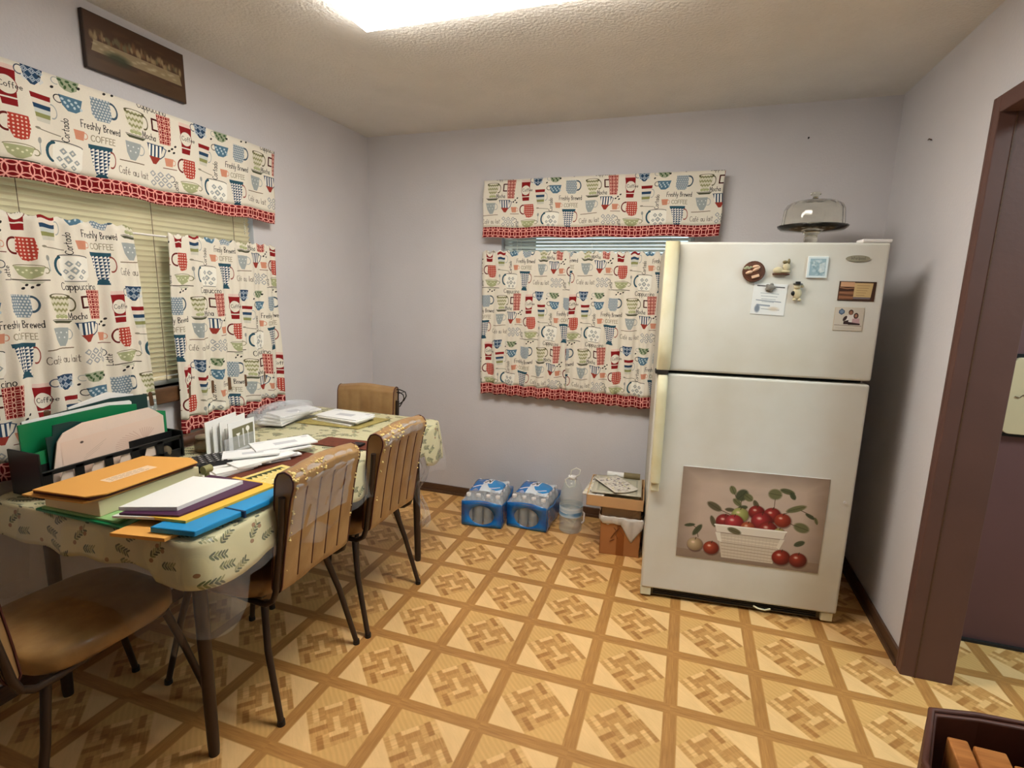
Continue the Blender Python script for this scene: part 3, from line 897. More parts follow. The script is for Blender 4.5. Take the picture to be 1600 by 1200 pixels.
# ------------------------------------------------------------------ chairs
def make_chair(label):
    t = thing('dinette_chair', label, 'chair')
    # seat cushion: rounded block
    def seat(u, v):
        a = 2*PI*u; k = v
        ex = 4.0
        c, s_ = math.cos(a), math.sin(a)
        q = (abs(c)**ex+abs(s_)**ex)**(-1/ex)
        prof = [(0, .418), (.96, .420), (1.0, .432), (1.0, .462), (.97, .478), (.85, .487), (0, .492)]
        i = min(int(k*6), 5); f = k*6-i
        r = prof[i][0]*(1-f)+prof[i+1][0]*f; z = prof[i][1]*(1-f)+prof[i+1][1]*f
        return (.00+.205*q*c*r, .205*q*s_*r, z)
    MB().grid(seat, 48, 12).obj('seat', M_vinyl, t)
    # backrest: closed profile swept across the width, with channels
    def prof(w):
        """outline in x,z; w in 0..1 around"""
        P = [(.225, .470), (.232, .455), (.243, .455), (.262, .47), (.282, .60), (.302, .72), (.318, .80), (.330, .84), (.331, .862), (.320, .882), (.298, .890), (.275, .882), (.262, .86), (.258, .83), (.252, .76), (.243, .66), (.232, .56)]
        n = len(P); f = w*n; i = int(f) % n; f -= int(f)
        a, b_ = P[i], P[(i+1) % n]
        return a[0]*(1-f)+b_[0]*f, a[1]*(1-f)+b_[1]*f
    CH = 5; HW = .178
    def back(u, v):
        y = -HW+2*HW*v
        x, z = prof(u)
        ch = (v*CH) % 1
        puff = .0045*(math.sin(PI*ch)**.5) if 0 < v < 1 else 0
        cx, cz = .275, .68
        sgn = 1 if u < .5 else -1
        top = -.010*(abs(2*v-1)**3)*max(0, (z-.6)/.28)
        return (x+sgn*puff*.9, y, z+top+.003*math.sin(9*v+3))
    b = MB(); b.grid(back, 68, 40)
    for v, rev in ((0, False), (1, True)):
        ring = [back(k/68, v) for k in range(68)]
        b.add(ring, [tuple(range(68))[::1 if rev else -1]])
    b.obj('backrest', M_vinyl2, t)
    for k in range(1, CH):
        v = k/CH
        MB().tube([back(.168+.31*q/16, v) if q else back(.168, v) for q in range(1, 12)], .0034, 6).obj('seam_piping', M_pipe, t)
    for v in (0.0, 1.0):
        MB().tube([back(q/60, v) for q in range(60)], .0032, 6, closed=True).obj('edge_piping', M_pipe, t)
    # bars up the sides of the backrest that bend forward under the seat
    for s in (-1, 1):
        y = s*(HW+.010)
        pts = [(.293, y, .80), (.283, y, .70), (.262, y, .56), (.248, y, .47), (.235, y, .435), (.205, y, .415), (.15, y*.95, .408), (.0, y*.85, .407), (-.15, y*.85, .407)]
        MB().tube(pts, .0105, 10).obj('side_bar', M_dark, t)
        MB().tube([(.17, y*.85, .405), (.205, y*1.03, .25), (.262, y*1.15, .014)], [.0125, .0115, .0105], 12).obj('leg', M_dark, t)
        MB().tube([(-.16, y*.80, .405), (-.20, y*.92, .25), (-.255, y*1.06, .014)], [.0125, .0115, .0105], 12).obj('leg', M_dark, t)
        for (fx, fy) in ((.263, y*1.15), (-.256, y*1.06)):
            MB().tube([(fx, fy, .018), (fx, fy, 0)], [.0125, .0135], 12).obj('rubber_foot', M_black, t)
    for x in (.12, -.16): MB().box(x, x+.03, -.15, .15, .398, .418).obj('cross_bar', M_dark, t)
    return t, back
chA, backf = make_chair('nearer of the two side chairs, tan vinyl with torn cloudy plastic over its top')
def put(c, x, y, rz): c.location = (x, y, 0); c.rotation_euler = (0, 0, rz)
chB = copy_tree(chA); chB['label'] = 'tan channelled vinyl chair on the aisle side of the table, next toward the back wall'
chC = copy_tree(chA); chC['label'] = 'tan vinyl chair at the dark near end of the table under the cloth'
chD = copy_tree(chA); chD['label'] = 'tan vinyl chair at the far end of the table against the corner'
for c in (chA, chB, chC, chD): c['group'] = 'dinette chairs around the table'
put(chA, .700, -1.825, 0.02); put(chB, .716, -1.335, 0.0); put(chC, .46, -2.29, -PI/2-.05); put(chD, .42, -.925, PI/2+.12)
# torn plastic cover and foam flakes on the two side chairs
def cover(ch, label, amt, seed):
    rs = random.Random(seed)
    def f(u, v):
        # from inner side over the top to the outer face
        w = .50-.235*v*amt
        x, y, z = backf(w, .02+.86*u)
        wob = .004+.004*math.sin(23*u+7*v+seed)*math.sin(11*v+3*u)+.003*math.sin(41*u*v+seed)
        return (x+wob*(1 if v > .4 else -1)*.9, y, z+wob)
    MB().grid(f, 40, 24).obj('plastic_cover', M_film, ch)
    fl = MB()
    for q in range(70):
        edge = rs.random() < .4
        v = rs.uniform(.0, .45) if not edge else rs.choice([.03, .97])
        w = rs.gauss(.50, .05) if not edge else rs.uniform(.2, .55)
        x, y, z = backf(max(.15, min(.62, w)), v+rs.uniform(0, .02))
        r = rs.uniform(.0022, .006)
        fl.ball((x, y, z), r*1.4, r, r*.8, 6, 4)
    fl.obj('foam_flakes', M_foam, ch)['kind'] = 'stuff'
    ch.children[-1]['kind'] = 'stuff'
cover(chA, '', 1.0, 1)
cover(chB, '', .45, 2)

# ------------------------------------------------------------------ refrigerator
FA = math.atan2(.082, .8313)
fg = thing('refrigerator', 'white two-door refrigerator with an apple basket picture on its lower door', 'refrigerator', (2.037, -.832, 0), FA)
MB().box(.012, .848, .075, .72, .035, 1.668).obj('body', M_side, fg, bevel=.006)
MB().box(.02, .84, .055, .078, .07, 1.66).obj('gasket', M_gasket, fg)
MB().box(.0, .857, 0, .058, 1.118, 1.676).obj('freezer_door', M_white, fg, bevel=.010, seg=3)
MB().box(.0, .857, 0, .058, .052, 1.104).obj('fridge_door', M_white, fg, bevel=.010, seg=3)
# long handles down the left edge
def handle(x0, x1, z0, z1, fat, flip):
    b = MB()
    n = 14
    for i in range(n+1):
        pass
    def f(u, v):
        z = z0+(z1-z0)*v
        e = min(1, (v if not flip else 1-v)*5+.35)
        d = .036*e
        prof = [(0, 0), (0, -d), (.18, -d-.006), (.8, -d-.004), (1, -d+.006), (1, -.012), (.9, 0)]
        i = min(int(u*6), 5); fr_ = u*6-i
        px = prof[i][0]*(1-fr_)+prof[i+1][0]*fr_; py = prof[i][1]*(1-fr_)+prof[i+1][1]*fr_
        return (x0+(x1-x0)*px, py, z)
    b.grid(f, 12, 20)
    for v in (0, 1):
        ring = [f(k/12, v) for k in range(13)]
        b.add(ring, [tuple(range(13))])
    return b
handle(-.002, .056, 1.122, 1.676, 1, False).obj('freezer_handle', M_hand, fg)
handle(.006, .050, .60, 1.100, 1, True).obj('fridge_handle', M_hand, fg)
MB().box(.010, .047, -.030, 0, .556, .605).obj('handle_end', M_hand, fg, bevel=.004)
MB().box(-.006, .05, -.02, .05, 1.104, 1.118).obj('hinge_pin', M_gasket, fg)
MB().box(.02, .84, .02, .07, .012, .050).obj('grille', mat('grille_dirty_beige', (104, 92, 68), .6, noise=.4, nscale=20), fg)
g = MB()
for z in (.020, .030, .040): g.box(.06, .78, .014, .021, z, z+.0045)
g.obj('grille_slots', M_gasket, fg)
for x in (0, .797): MB().box(x, x+.048, .005, .06, .012, .052).obj('grille_end', M_hand, fg, bevel=.002)
for x in (.06, .79):
    for y in (.08, .66):
        MB().tube([(x, y, .04), (x, y, 0)], .018, 12).obj('foot', M_black, fg)
MB().tube([(.512, .006, .034), (.53, -.004, .030), (.56, -.004, .027), (.585, .006, .030)], .004, 8).obj('grille_clip', M_hand, fg)
MB().box(.755, .862, .004, .07, 1.676, 1.690).obj('hinge_cover', M_cap, fg, bevel=.004)
MB().tube([(.825, 0, .585), (.825, -.006, .585)], .006, 10).obj('door_stud', M_cap, fg)
A = Art(180, 46, (150, 146, 126), 3); A.al = True
A.text('Whirlpool', 38, 31, 21, (92, 88, 74), 2.6)
bd = MB()
N = 28
ring = [(.7445+.043*math.cos(2*PI*k/N), -.004, 1.6135+.0125*math.sin(2*PI*k/N)) for k in range(N)]
ring0 = [(x, 0, z) for x, y, z in ring]
bd.add(ring+ring0, [tuple(range(N))]+[(k, N+k, N+(k+1) % N, (k+1) % N) for k in range(N)], False, [((x-.7015)/.086, (z-1.601)/.025) for x, y, z in ring+ring0])
bd.obj('badge', img_mat('oval_badge', A.a, rough=.3, spec=.6), fg)
# the smudges of use on the doors are in the enamel's noise

# apple basket picture (a thin magnetic sheet)
def apples():
    A = Art(610, 440, (190, 170, 156), 1.6); A.al = True
    Wd, Hd = 610, 440
    def bgc(x, y): 
        k = np.clip(np.minimum(np.minimum(x, Wd-x)/90, np.minimum(y, Hd-y)/70), 0, 1)[..., None]
        base = np.array((150, 132, 118.))*(1-k)+np.array((196, 176, 160.))*k
        low = np.clip((y-250)/190, 0, 1)[..., None]
        return base*(1-.35*low)+np.array((120, 112, 108.))*.35*low
    A._put(0, Wd, 0, Hd, lambda x, y: np.ones(x.shape), bgc)
    q = random.Random(2)
    for k in range(160):
        A.ell(q.uniform(0, Wd), q.uniform(0, Hd), q.uniform(15, 50), q.uniform(6, 20), q.choice([(200, 180, 160), (170, 150, 134), (186, 168, 158)]), q.uniform(-.5, .5), .12, .7)
    A.poly([(0, 400), (610, 392), (610, 440), (0, 440)], (134, 112, 92), op=.55)
    def leaf(x, y, L, w, a, col=(78, 84, 58)):
        L *= 1.15; w *= 1.35
        A.ell(x, y, L, w, col, a, .95, .15)
        A.line([(x-L*math.cos(a), y-L*math.sin(a)), (x+L*math.cos(a), y+L*math.sin(a))], 1.5, (50, 54, 38))
    def stem(pts): A.line(pts, 3, (86, 66, 46))
    stem([(255, 190), (262, 140), (275, 90)]); stem([(255, 150), (225, 100)]); stem([(400, 180), (400, 110)]); stem([(440, 180), (500, 150), (560, 175)]); stem([(460, 215), (520, 240)]); stem([(225, 210), (160, 185)])
    stem([(92, 335), (80, 290), (50, 272)])
    for (x, y, L, w, a) in ((222, 92, 18, 10, 1.1), (262, 112, 26, 18, -.9), (290, 120, 18, 12, .6), (245, 148, 20, 9, .7), (150, 178, 30, 12, .5), (218, 186, 18, 7, 0), (150, 250, 24, 8, 1.2), (398, 92, 24, 18, .1), (446, 74, 26, 9, .2), (470, 92, 16, 8, 1.0), (490, 150, 36, 10, -.4),
                            (550, 178, 20, 6, .5), (575, 196, 14, 5, 1.2), (520, 235, 28, 16, .3), (85, 300, 28, 9, -1.0), (50, 280, 20, 6, -.2), (520, 310, 20, 9, -.5), (400, 388, 20, 8, -.8), (325, 150, 20, 8, 1.1), (270, 170, 18, 8, -.3)):
        leaf(x, y, L, w, a, q.choice([(86, 88, 58), (70, 76, 54), (104, 104, 70), (92, 84, 62)]))
    def apple(x, y, r, c1, c2):
        A.ell(x+2, y+3, r+2, r+1, (70, 40, 34), 0, .6, .1)
        def sh(gx, gy):
            d = np.hypot(gx-x+r*.25, gy-y+r*.25)/(r*1.3)
            k = np.clip(d, 0, 1)[..., None]
            return np.array(c1, float)*(1-k)+np.array(c2, float)*k
        A.ell(x, y, r, r*.93, sh, 0, 1, .04)
        A.ell(x-r*.25, y-r*.3, r*.20, r*.14, (240, 214, 196), 0, .8, .6)
        A.line([(x, y-r*.7), (x+3, y-r*1.0)], 3, (70, 50, 34))
    R1, R2 = (168, 60, 54), (86, 22, 24)
    for (x, y, r, a, b_) in ((262, 205, 36, (190, 190, 120), (120, 120, 66)), (330, 185, 34, R1, R2), (395, 190, 36, (180, 60, 56), R2), (200, 245, 38, (170, 60, 60), R2), (440, 210, 34, (176, 70, 54), (110, 40, 26)),
                             (240, 245, 40, (200, 72, 80), (110, 26, 30)), (355, 225, 44, (190, 62, 66), R2), (300, 262, 30, (196, 110, 70), (120, 40, 30)), (385, 262, 40, R1, R2), (432, 270, 24, (186, 176, 110), (120, 110, 66))):
        apple(x, y, r, a, b_)
    A.poly([(160, 262), (462, 262), (452, 300), (170, 300)], (226, 216, 200))
    A.line([(160, 264), (462, 262)], 7, (246, 240, 228))
    A.line([(170, 300), (452, 300)], 4, (150, 130, 112))
    A.poly([(178, 302), (442, 302), (420, 420), (200, 420)], (206, 192, 172))
    for k in range(7): A.line([(186+k*3, 318+k*15), (436-k*3, 322+k*15)], 2.5, q.choice([(168, 150, 130), (232, 222, 204), (150, 132, 112)]))
    for k in range(16): A.line([(190+k*15, 306), (200+k*14, 418)], 1.2, (180, 164, 142), .6)
    A.poly([(164, 300), (186, 300), (196, 345), (178, 340)], (232, 224, 208)); A.poly([(440, 300), (458, 300), (440, 350), (428, 340)], (224, 214, 196))
    leaf(245, 285, 26, 10, .3, (98, 90, 64))
    apple(80, 372, 34, (206, 186, 150), (128, 104, 76)); apple(152, 380, 34, (190, 84, 56), (96, 30, 22))
    apple(452, 385, 38, (178, 62, 46), (84, 22, 18)); apple(522, 388, 36, (172, 66, 48), (80, 24, 20))
    return A.a
ap = MB().box(.149, .758, -.0025, -.0003, .240, .683)
ap_t = MB().quad((.149, -.0028, .240), (.758, -.0028, .240), (.758, -.0028, .683), (.149, -.0028, .683))
pic = tag(ap.obj('picture_magnet', M_paper), 'large sheet picture of red apples in a white basket on the lower fridge door', 'picture')
pic.parent = None
FM = Matrix.Translation((2.037, -.832, 0)) @ Matrix.Rotation(FA, 4, 'Z')
def onf(o):
    o.matrix_world = FM @ o.matrix_world
    return o
onf(pic)
ap_t.obj('picture', img_mat('apple_basket_print', apples(), rough=.45), pic)

# magnets
def fthing(name, label, cat, x, z):
    t = thing(name, label, cat); t.matrix_world = FM @ Matrix.Translation((x, -.0005, z)); return t
def card(name, label, w, h, x, z, art, cat, thick=.003, rot=0, edge=None):
    t = thing(name, label, cat)
    t.matrix_world = FM @ Matrix.Translation((x, -.0005, z)) @ Matrix.Rotation(rot, 4, 'Y')
    MB().box(-w/2, w/2, -thick, 0, -h/2, h/2).obj('backing', edge or M_paper, t, bevel=min(.003, thick*.3))
    MB().quad((-w/2+.001, -thick-.0004, -h/2+.001), (w/2-.001, -thick-.0004, -h/2+.001), (w/2-.001, -thick-.0004, h/2-.001), (-w/2+.001, -thick-.0004, h/2-.001)).obj('face', img_mat(name+'_print', art, rough=.5), t)
    return t
A = Art(130, 130, (226, 228, 226), 3); A.al = True
A.line([(14, 10), (50, 10)], 5, (70, 72, 74)); A.line([(72, 12), (118, 13)], 5, (80, 82, 84))
A.ell(62, 22, 16, 14, (130, 128, 122), 0, .9, .3)
for k, y in enumerate((40, 52, 64, 76)):
    A.line([(30+k*3, y), (100-k*5, y+1)], 2.5, (164, 172, 176))
A.line([(16, 70), (112, 74)], 4, (142, 150, 158)); A.line([(22, 90), (70, 92)], 7, (150, 160, 170)); A.ell(24, 106, 10, 16, (110, 122, 136), 0, .9, .3)
A.line([(40, 106), (110, 108)], 3, (160, 166, 168)); A.ell(88, 104, 18, 8, (206, 192, 170), 0, .8, .5)
card('paper_note', 'white printed note under a round magnet on the freezer door', .132, .13, .432, 1.443, A.a, 'note', .0012, .04)
nm = fthing('grey_magnet', 'small grey flower-shaped magnet pinning the printed note', 'magnet', .432, 1.492)
b = MB().ball((0, -.006, 0), .017, .006, .013)
for k in range(5): b.ball((.014*math.cos(k*1.256), -.006, .012*math.sin(k*1.256)), .008, .004, .007, 8, 6)
b.obj('flower', mat('grey_resin', (124, 120, 112), .5), nm)
A = Art(76, 86, (214, 226, 228), 4); A.al = True
A.poly([(8, 8), (68, 8), (68, 78), (8, 78)], (150, 176, 186))
for k in range(40): A.ell(rr.uniform(12, 64), rr.uniform(12, 74), rr.uniform(3, 8), rr.uniform(2, 6), rr.choice([(116, 146, 158), (186, 204, 208), (134, 160, 166), (206, 216, 216)]), rr.uniform(0, 3), .7, .4)
A.poly([(44, 30), (66, 22), (66, 60), (48, 66)], (222, 226, 222), op=.6)
card('tile_magnet', 'small pale blue tile magnet with white border on the freezer door', .076, .086, .600, 1.577, A.a, 'magnet', .007)
A = Art(134, 80, (66, 44, 34), 3); A.al = True
A.poly([(4, 2), (56, 2), (56, 22), (4, 22)], (206, 160, 124))
A.poly([(2, 22), (56, 22), (56, 42), (2, 42)], (74, 46, 34)); A.poly([(2, 42), (56, 38), (56, 74), (2, 76)], (130, 88, 62))
for k in range(5): A.line([(4, 26+k*10), (30, 30+k*9), (54, 27+k*10)], 3, rr.choice([(56, 36, 28), (172, 124, 92)]))
A.poly([(56, 5), (124, 5), (120, 66), (56, 66)], (204, 178, 128))
for k in range(5): A.line([(66, 16+k*10), (112-k*4, 16+k*10)], 1.8, (160, 130, 90))
A.poly([(56, 64), (120, 64), (118, 72), (56, 72)], (120, 112, 116))
card('calendar_card', 'dark card with a landscape and cream text panel, right side of the freezer door', .134, .078, .757, 1.484, A.a, 'card', .0015, .01, M_base)
A = Art(108, 94, (206, 198, 184), 4); A.al = True
A.poly([(14, 12), (24, 3), (36, 12), (36, 22), (25, 30), (14, 22)], (80, 96, 120)); A.ell(25, 16, 7, 7, (120, 140, 164))
A.ell(60, 18, 9, 11, (72, 48, 38)); A.ell(60, 20, 6, 8, (150, 104, 82)); A.poly([(46, 30), (72, 28), (74, 66), (44, 66)], (224, 218, 214))
A.ell(80, 32, 9, 12, (60, 36, 32)); A.ell(80, 32, 5, 7, (166, 116, 96)); A.poly([(68, 44), (94, 42), (96, 68), (66, 68)], (196, 160, 164))
A.ell(40, 44, 6, 12, (60, 44, 42), .5); A.poly([(36, 56), (54, 50), (54, 68), (36, 68)], (58, 42, 42)); A.poly([(54, 58), (98, 64), (98, 70), (54, 70)], (56, 38, 38))
A.line([(3, 72), (104, 74)], 2, (120, 104, 90)); A.line([(8, 84), (80, 86)], 1.6, (180, 170, 154))
card('photo_card', 'square photo card of two people with a blue hexagon, lowest on the freezer door', .108, .094, .741, 1.371, A.a, 'card', .0015, .0, M_tan)
# basket magnet
M_bas = mat('brown_wicker', (96, 56, 36), .6, noise=.4, nscale=60); M_bun = mat('tan_resin', (222, 184, 154), .5, noise=.2, nscale=40)
t = fthing('basket_magnet', 'round brown basket magnet filled with little loaves, leftmost on the freezer door', 'magnet', .360, 1.556)
MB().ball((0, -.0085, 0), .044, .007, .043, 20, 10).obj('basket', M_bas, t)
MB().tube([(.041*math.cos(k*PI/12), -.009, .040*math.sin(k*PI/12)) for k in range(24)], .004, 6, closed=True).obj('rim', M_bas, t)
for (x, z, a, rx) in ((-.018, -.004, .3, .015), (.008, .010, .6, .018), (.006, .020, .1, .014)):
    b = MB(); b.ball((0, 0, 0), rx, .007, .007, 10, 7, Matrix.Translation((x, -.014, z)) @ Matrix.Rotation(-a, 4, 'Y')); b.obj('loaf', M_bun, t)
MB().box(-.014, .016, -.018, -.010, -.027, -.015, Matrix.Rotation(-.3, 4, 'Y')).obj('loaf', M_bun, t, bevel=.002)
b = MB()
for k in range(4): b.ball((-.034+k*.007, -.012, .012+.005*(k % 2)), .008, .004, .005, 8, 6)
b.obj('leaves', mat('pale_green_resin', (150, 156, 124), .5), t)
# shoe magnet
M_shoe = mat('cream_resin', (206, 194, 158), .5, noise=.2, nscale=40)
t = fthing('boot_magnet', 'cream baby-shoe shaped magnet on the freezer door', 'magnet', .468, 1.572)
b = MB().ball((-.014, -.008, -.010), .020, .009, .014, 14, 9, None).ball((.016, -.008, .004), .014, .009, .022).ball((.010, -.008, -.014), .024, .009, .007)
b.obj('shoe', M_shoe, t)
MB().ball((.008, -.012, .024), .010, .006, .007, 10, 7).ball((.022, -.012, .026), .006, .005, .012, 10, 7).obj('bow', mat('olive_resin', (120, 108, 74), .5), t)
MB().box(-.034, .030, -.014, -.002, -.028, -.022).obj('sole', M_bas, t, bevel=.002)
# dog magnet
t = fthing('dog_magnet', 'small cream dog magnet with a black hat right of the printed note', 'magnet', .535, 1.478)
MB().ball((0, -.008, -.008), .018, .009, .024).ball((-.008, -.010, -.033), .007, .006, .006).ball((.012, -.010, -.034), .007, .006, .006).obj('body', M_shoe, t)
MB().ball((-.002, -.011, .020), .014, .009, .012).ball((.016, -.009, .022), .008, .006, .006).obj('head', M_shoe, t)
MB().ball((-.016, -.012, -.008), .008, .005, .010).obj('patch', M_black, t)
MB().lathe([(.018, 0), (.018, .003), (.010, .004), (.010, .011), (.0, .012)], (-.001, -.011, .029), 16).obj('hat', M_black, t)

# ------------------------------------------------------------------ cake stand with dome
tag(MB().slab([(2.56, -.45), (2.80, -.44), (2.82, -.24), (2.55, -.23)], 1.669, 1.677).obj('tan_mat', M_card2, bevel=.002), 'folded tan mat under the glass cake stand on the fridge', 'mat')
ck = thing('cake_stand', 'clear glass pedestal cake stand on top of the refrigerator', 'cake stand', (2.675, -.35, 1.677))
R_ = .146
MB().lathe([(.052, 0), (.054, .004), (.036, .014), (.026, .03), (.030, .05), (.026, .068), (.040, .083), (R_*.9, .092), (R_, .104), (R_+.004, .112), (R_-.004, .110), (R_*.88, .100), (.02, .094), (0, .094)], (0, 0, 0), 48, .012, 24).obj('pedestal_plate', M_plate, ck)
dm = thing('cake_dome', 'ribbed clear glass dome with a knob covering the cake stand', 'cake dome', (2.675, -.35, 1.783))
prof = [(.134, 0), (.134, .012), (.131, .045), (.127, .080), (.116, .102), (.090, .116), (.045, .124), (.018, .127), (.013, .131), (.012, .136)]
inner = [(r-.004 if r > .02 else .0, z-.003) for r, z in prof[::-1] if r > .02]
MB().lathe(prof+[(0, .136)], (0, 0, 0), 72, .010, 18, cap=False).lathe([(0, .118)]+[(r-.005, max(0, z-.005)) for r, z in prof[::-1] if r > .03]+[(.134, 0)], (0, 0, 0), 72, .010, 18, cap=False).obj('dome', M_dome, dm)
MB().lathe([(.010, .135), (.012, .140), (.021, .146), (.023, .152), (.018, .159), (.0, .162)], (0, 0, 0), 24).obj('knob', M_plate, dm)

# ------------------------------------------------------------------ water bottles by the back wall
M_bfilm = mat('blue_printed_film', (34, 126, 200), .2, noise=.35, nscale=9, bump=.4, bscale=30, rgb2=(14, 82, 164), coat=.4)
def bottle_mesh():
    return MB().lathe([(.027, 0), (.030, .006), (.030, .05), (.0285, .055), (.030, .062), (.030, .118), (.028, .135), (.018, .165), (.012, .178), (.012, .187)], (0, 0, 0), 16)
def cap_mesh():
    return MB().lathe([(.0145, .184), (.015, .187), (.015, .200), (.013, .203), (0, .204)], (0, 0, 0), 14)
A = Art(200, 120, (226, 236, 246), 2); A.al = True
A.poly([(0, 0), (80, 0), (60, 120), (0, 120)], (24, 110, 190)); A.ell(150, 60, 60, 44, (34, 140, 214), .2)
A.poly([(60, 20), (120, 14), (116, 60), (62, 68)], (236, 240, 246)); A.line([(72, 54), (88, 26), (100, 48), (110, 24)], 9, (22, 30, 60))
A.line([(10, 90), (90, 84)], 6, (236, 240, 246)); A.line([(120, 96), (180, 84)], 5, (226, 234, 246))
M_top = img_mat('film_label_print', A.a, rough=.2, bump=.3, spec=.6)
def water_pack(label, x, y, rz):
    t = thing('water_bottle_pack', label, 'bottled water', (x, y, 0), rz, 'shrink-wrapped water packs on the floor')
    nx, ny, p = 4, 5, .0625
    b0 = None
    for i in range(nx):
        for j in range(ny):
            q = ((i-(nx-1)/2)*p, (j-(ny-1)/2)*p, 0)
            if b0 is None:
                b0 = bottle_mesh().obj('bottle', M_water, t); cap_mesh().obj('bottle_cap', M_cap, b0); c = b0
            else:
                c = b0.copy(); COL.objects.link(c); c.parent = t
                k = b0.children[0].copy(); COL.objects.link(k); k.parent = c
            c.location = q
    hx, hy = nx*p/2+.002, ny*p/2+.002
    # printed film: a band with an oval window on the two short ends
    b = MB()
    def face(sy):
        N = 48
        rim = []; hole = []
        for k in range(N):
            a = 2*PI*k/N
            c_, s_ = math.cos(a), math.sin(a)
            q = max(abs(c_), abs(s_))
            rx = (hx)*c_/q; rz_ = .083+.078*s_/q
            rz_ += .012*(s_ > .9*q)*math.cos(rx/hx*PI/2)
            rim.append((rx, sy*(hy+.003+.003*math.sin(3*a)), rz_))
            hole.append((.080*c_, sy*(hy+.004), .080+.060*s_))
        fs = [(k, (k+1) % N, N+(k+1) % N, N+k) for k in range(N)]
        b.add(rim+hole, fs, True)
    face(-1); face(1)
    def side(sx):
        b.grid(lambda u, v: (sx*(hx+.003+.004*math.sin(u*11+v*4)*math.sin(PI*u)), -hy+2*hy*u, .006+(.155-.02*math.sin(PI*u))*v), 20, 8)
    side(-1); side(1)
    b.obj('blue_film', M_bfilm, t, solid=.0008)
    tp = MB()
    tp.grid(lambda u, v: ((u-.5)*hx*1.6, (v-.42)*hy*1.35, .207+.018*math.sin(PI*v)*math.sin(PI*u)**.6-.004*math.sin(9*u+7*v)), 18, 14, lambda u, v: (u, v))
    tp.obj('printed_top', M_top, t, solid=.0008)
    cf = MB()
    def cl(u, v):
        z = .160+.050*math.sin(PI*min(1, max(0, .5)))*(1-abs(2*u-1)**6)*(1-abs(2*v-1)**6)
        return ((u-.5)*2*(hx+.004), (v-.5)*2*(hy+.004), z+.003*math.sin(31*u)*math.sin(27*v))
    cf.grid(cl, 26, 26).obj('clear_film', M_film, t, solid=.0006)
    return t
water_pack('shrink-wrapped pack of water bottles in blue film nearest the table, left one', 1.02, -.262, math.radians(6))
water_pack('shrink-wrapped pack of water bottles in blue film beside the large water jug', 1.312, -.190, math.radians(-2))

jg = thing('water_jug', 'large clear plastic water jug with a loop handle next to the cardboard box', 'water jug', (1.560, -.245, 0))
MB().lathe([(.052, .004), (.066, .0), (.072, .012), (.068, .05), (.072, .075), (.068, .085), (.072, .10), (.072, .17), (.070, .175), (.072, .19), (.071, .220), (.065, .262), (.051, .300), (.032, .326), (.022, .332), (.022, .345)], (0, 0, 0), 40).obj('jug_body', M_jug, jg)
A = Art(200, 60, (196, 216, 232), 2); A.line([(0, 10), (200, 10)], 8, (220, 232, 240)); A.ell(60, 36, 40, 14, (110, 164, 206), 0, .9, .4); A.ell(150, 40, 34, 12, (88, 144, 196), 0, .9, .4); A.line([(30, 30), (90, 34)], 4, (236, 242, 246))
b = MB(); b.grid(lambda u, v: (.0728*math.cos(2*PI*u), .0728*math.sin(2*PI*u), .105+.062*v), 40, 2, lambda u, v: (u*2, v)); b.obj('label_band', img_mat('pale_blue_label', A.a, rough=.3), jg)
MB().lathe([(.024, .332), (.025, .336), (.025, .350), (.0, .352)], (0, 0, 0), 20).obj('cap', M_cap, jg)
lp = MB(); lp.tube([(-.03, -.028, .300), (-.038, -.030, .33), (-.01, -.034, .352), (.024, -.030, .338), (.022, -.030, .300), (-.01, -.034, .286)], .0035, 8, closed=True).obj('neck_ring', M_cord, jg)
MB().tube([(-.012, -.005, .345), (-.008, .0, .385), (.020, .005, .400), (.045, .005, .392), (.040, .0, .362), (.016, -.004, .345)], .003, 8).obj('loop_handle', M_cord, jg)
MB().tube([(.070, .0, .13), (.082, .0, .12), (.083, 0, .07), (.070, 0, .055)], .006, 8).obj('side_grip', M_cap, jg)

# ------------------------------------------------------------------ cardboard boxes and newspapers
bx = thing('cardboard_box', 'brown cardboard box lined with a white bag, standing left of the fridge', 'box', (1.872, -.325, 0), math.radians(6))
w, d, h = .110, .14, .225
b = MB(); th = .005
b.box(-w, w, -d, d, 0, th).box(-w, w, -d, -d+th, 0, h).box(-w, w, d-th, d, 0, h).box(-w, -w+th, -d, d, 0, h).box(w-th, w, -d, d, 0, h)
b.obj('carton', M_card, bx, bevel=.001)
MB().box(-.018, .024, -d-.0012, -d+.0, .0, .215).obj('tape_strip', mat('packing_tape', (150, 86, 40), .3), bx)
sm = MB()
for (p, w_) in (([(-.05, .10), (-.03, .135), (-.005, .165)], .010), ([(-.035, .165), (-.02, .145), (-.022, .12), (-.01, .10)], .007), ([(.0, .15), (.02, .12)], .006), ([(-.055, .08), (-.03, .095)], .007)):
    sm.tube([(x, -d-.0008, z) for x, z in p], w_*.6, 8, flat=.10)
sm.obj('smudge_print', mat('dark_print', (96, 48, 26), .6), bx)
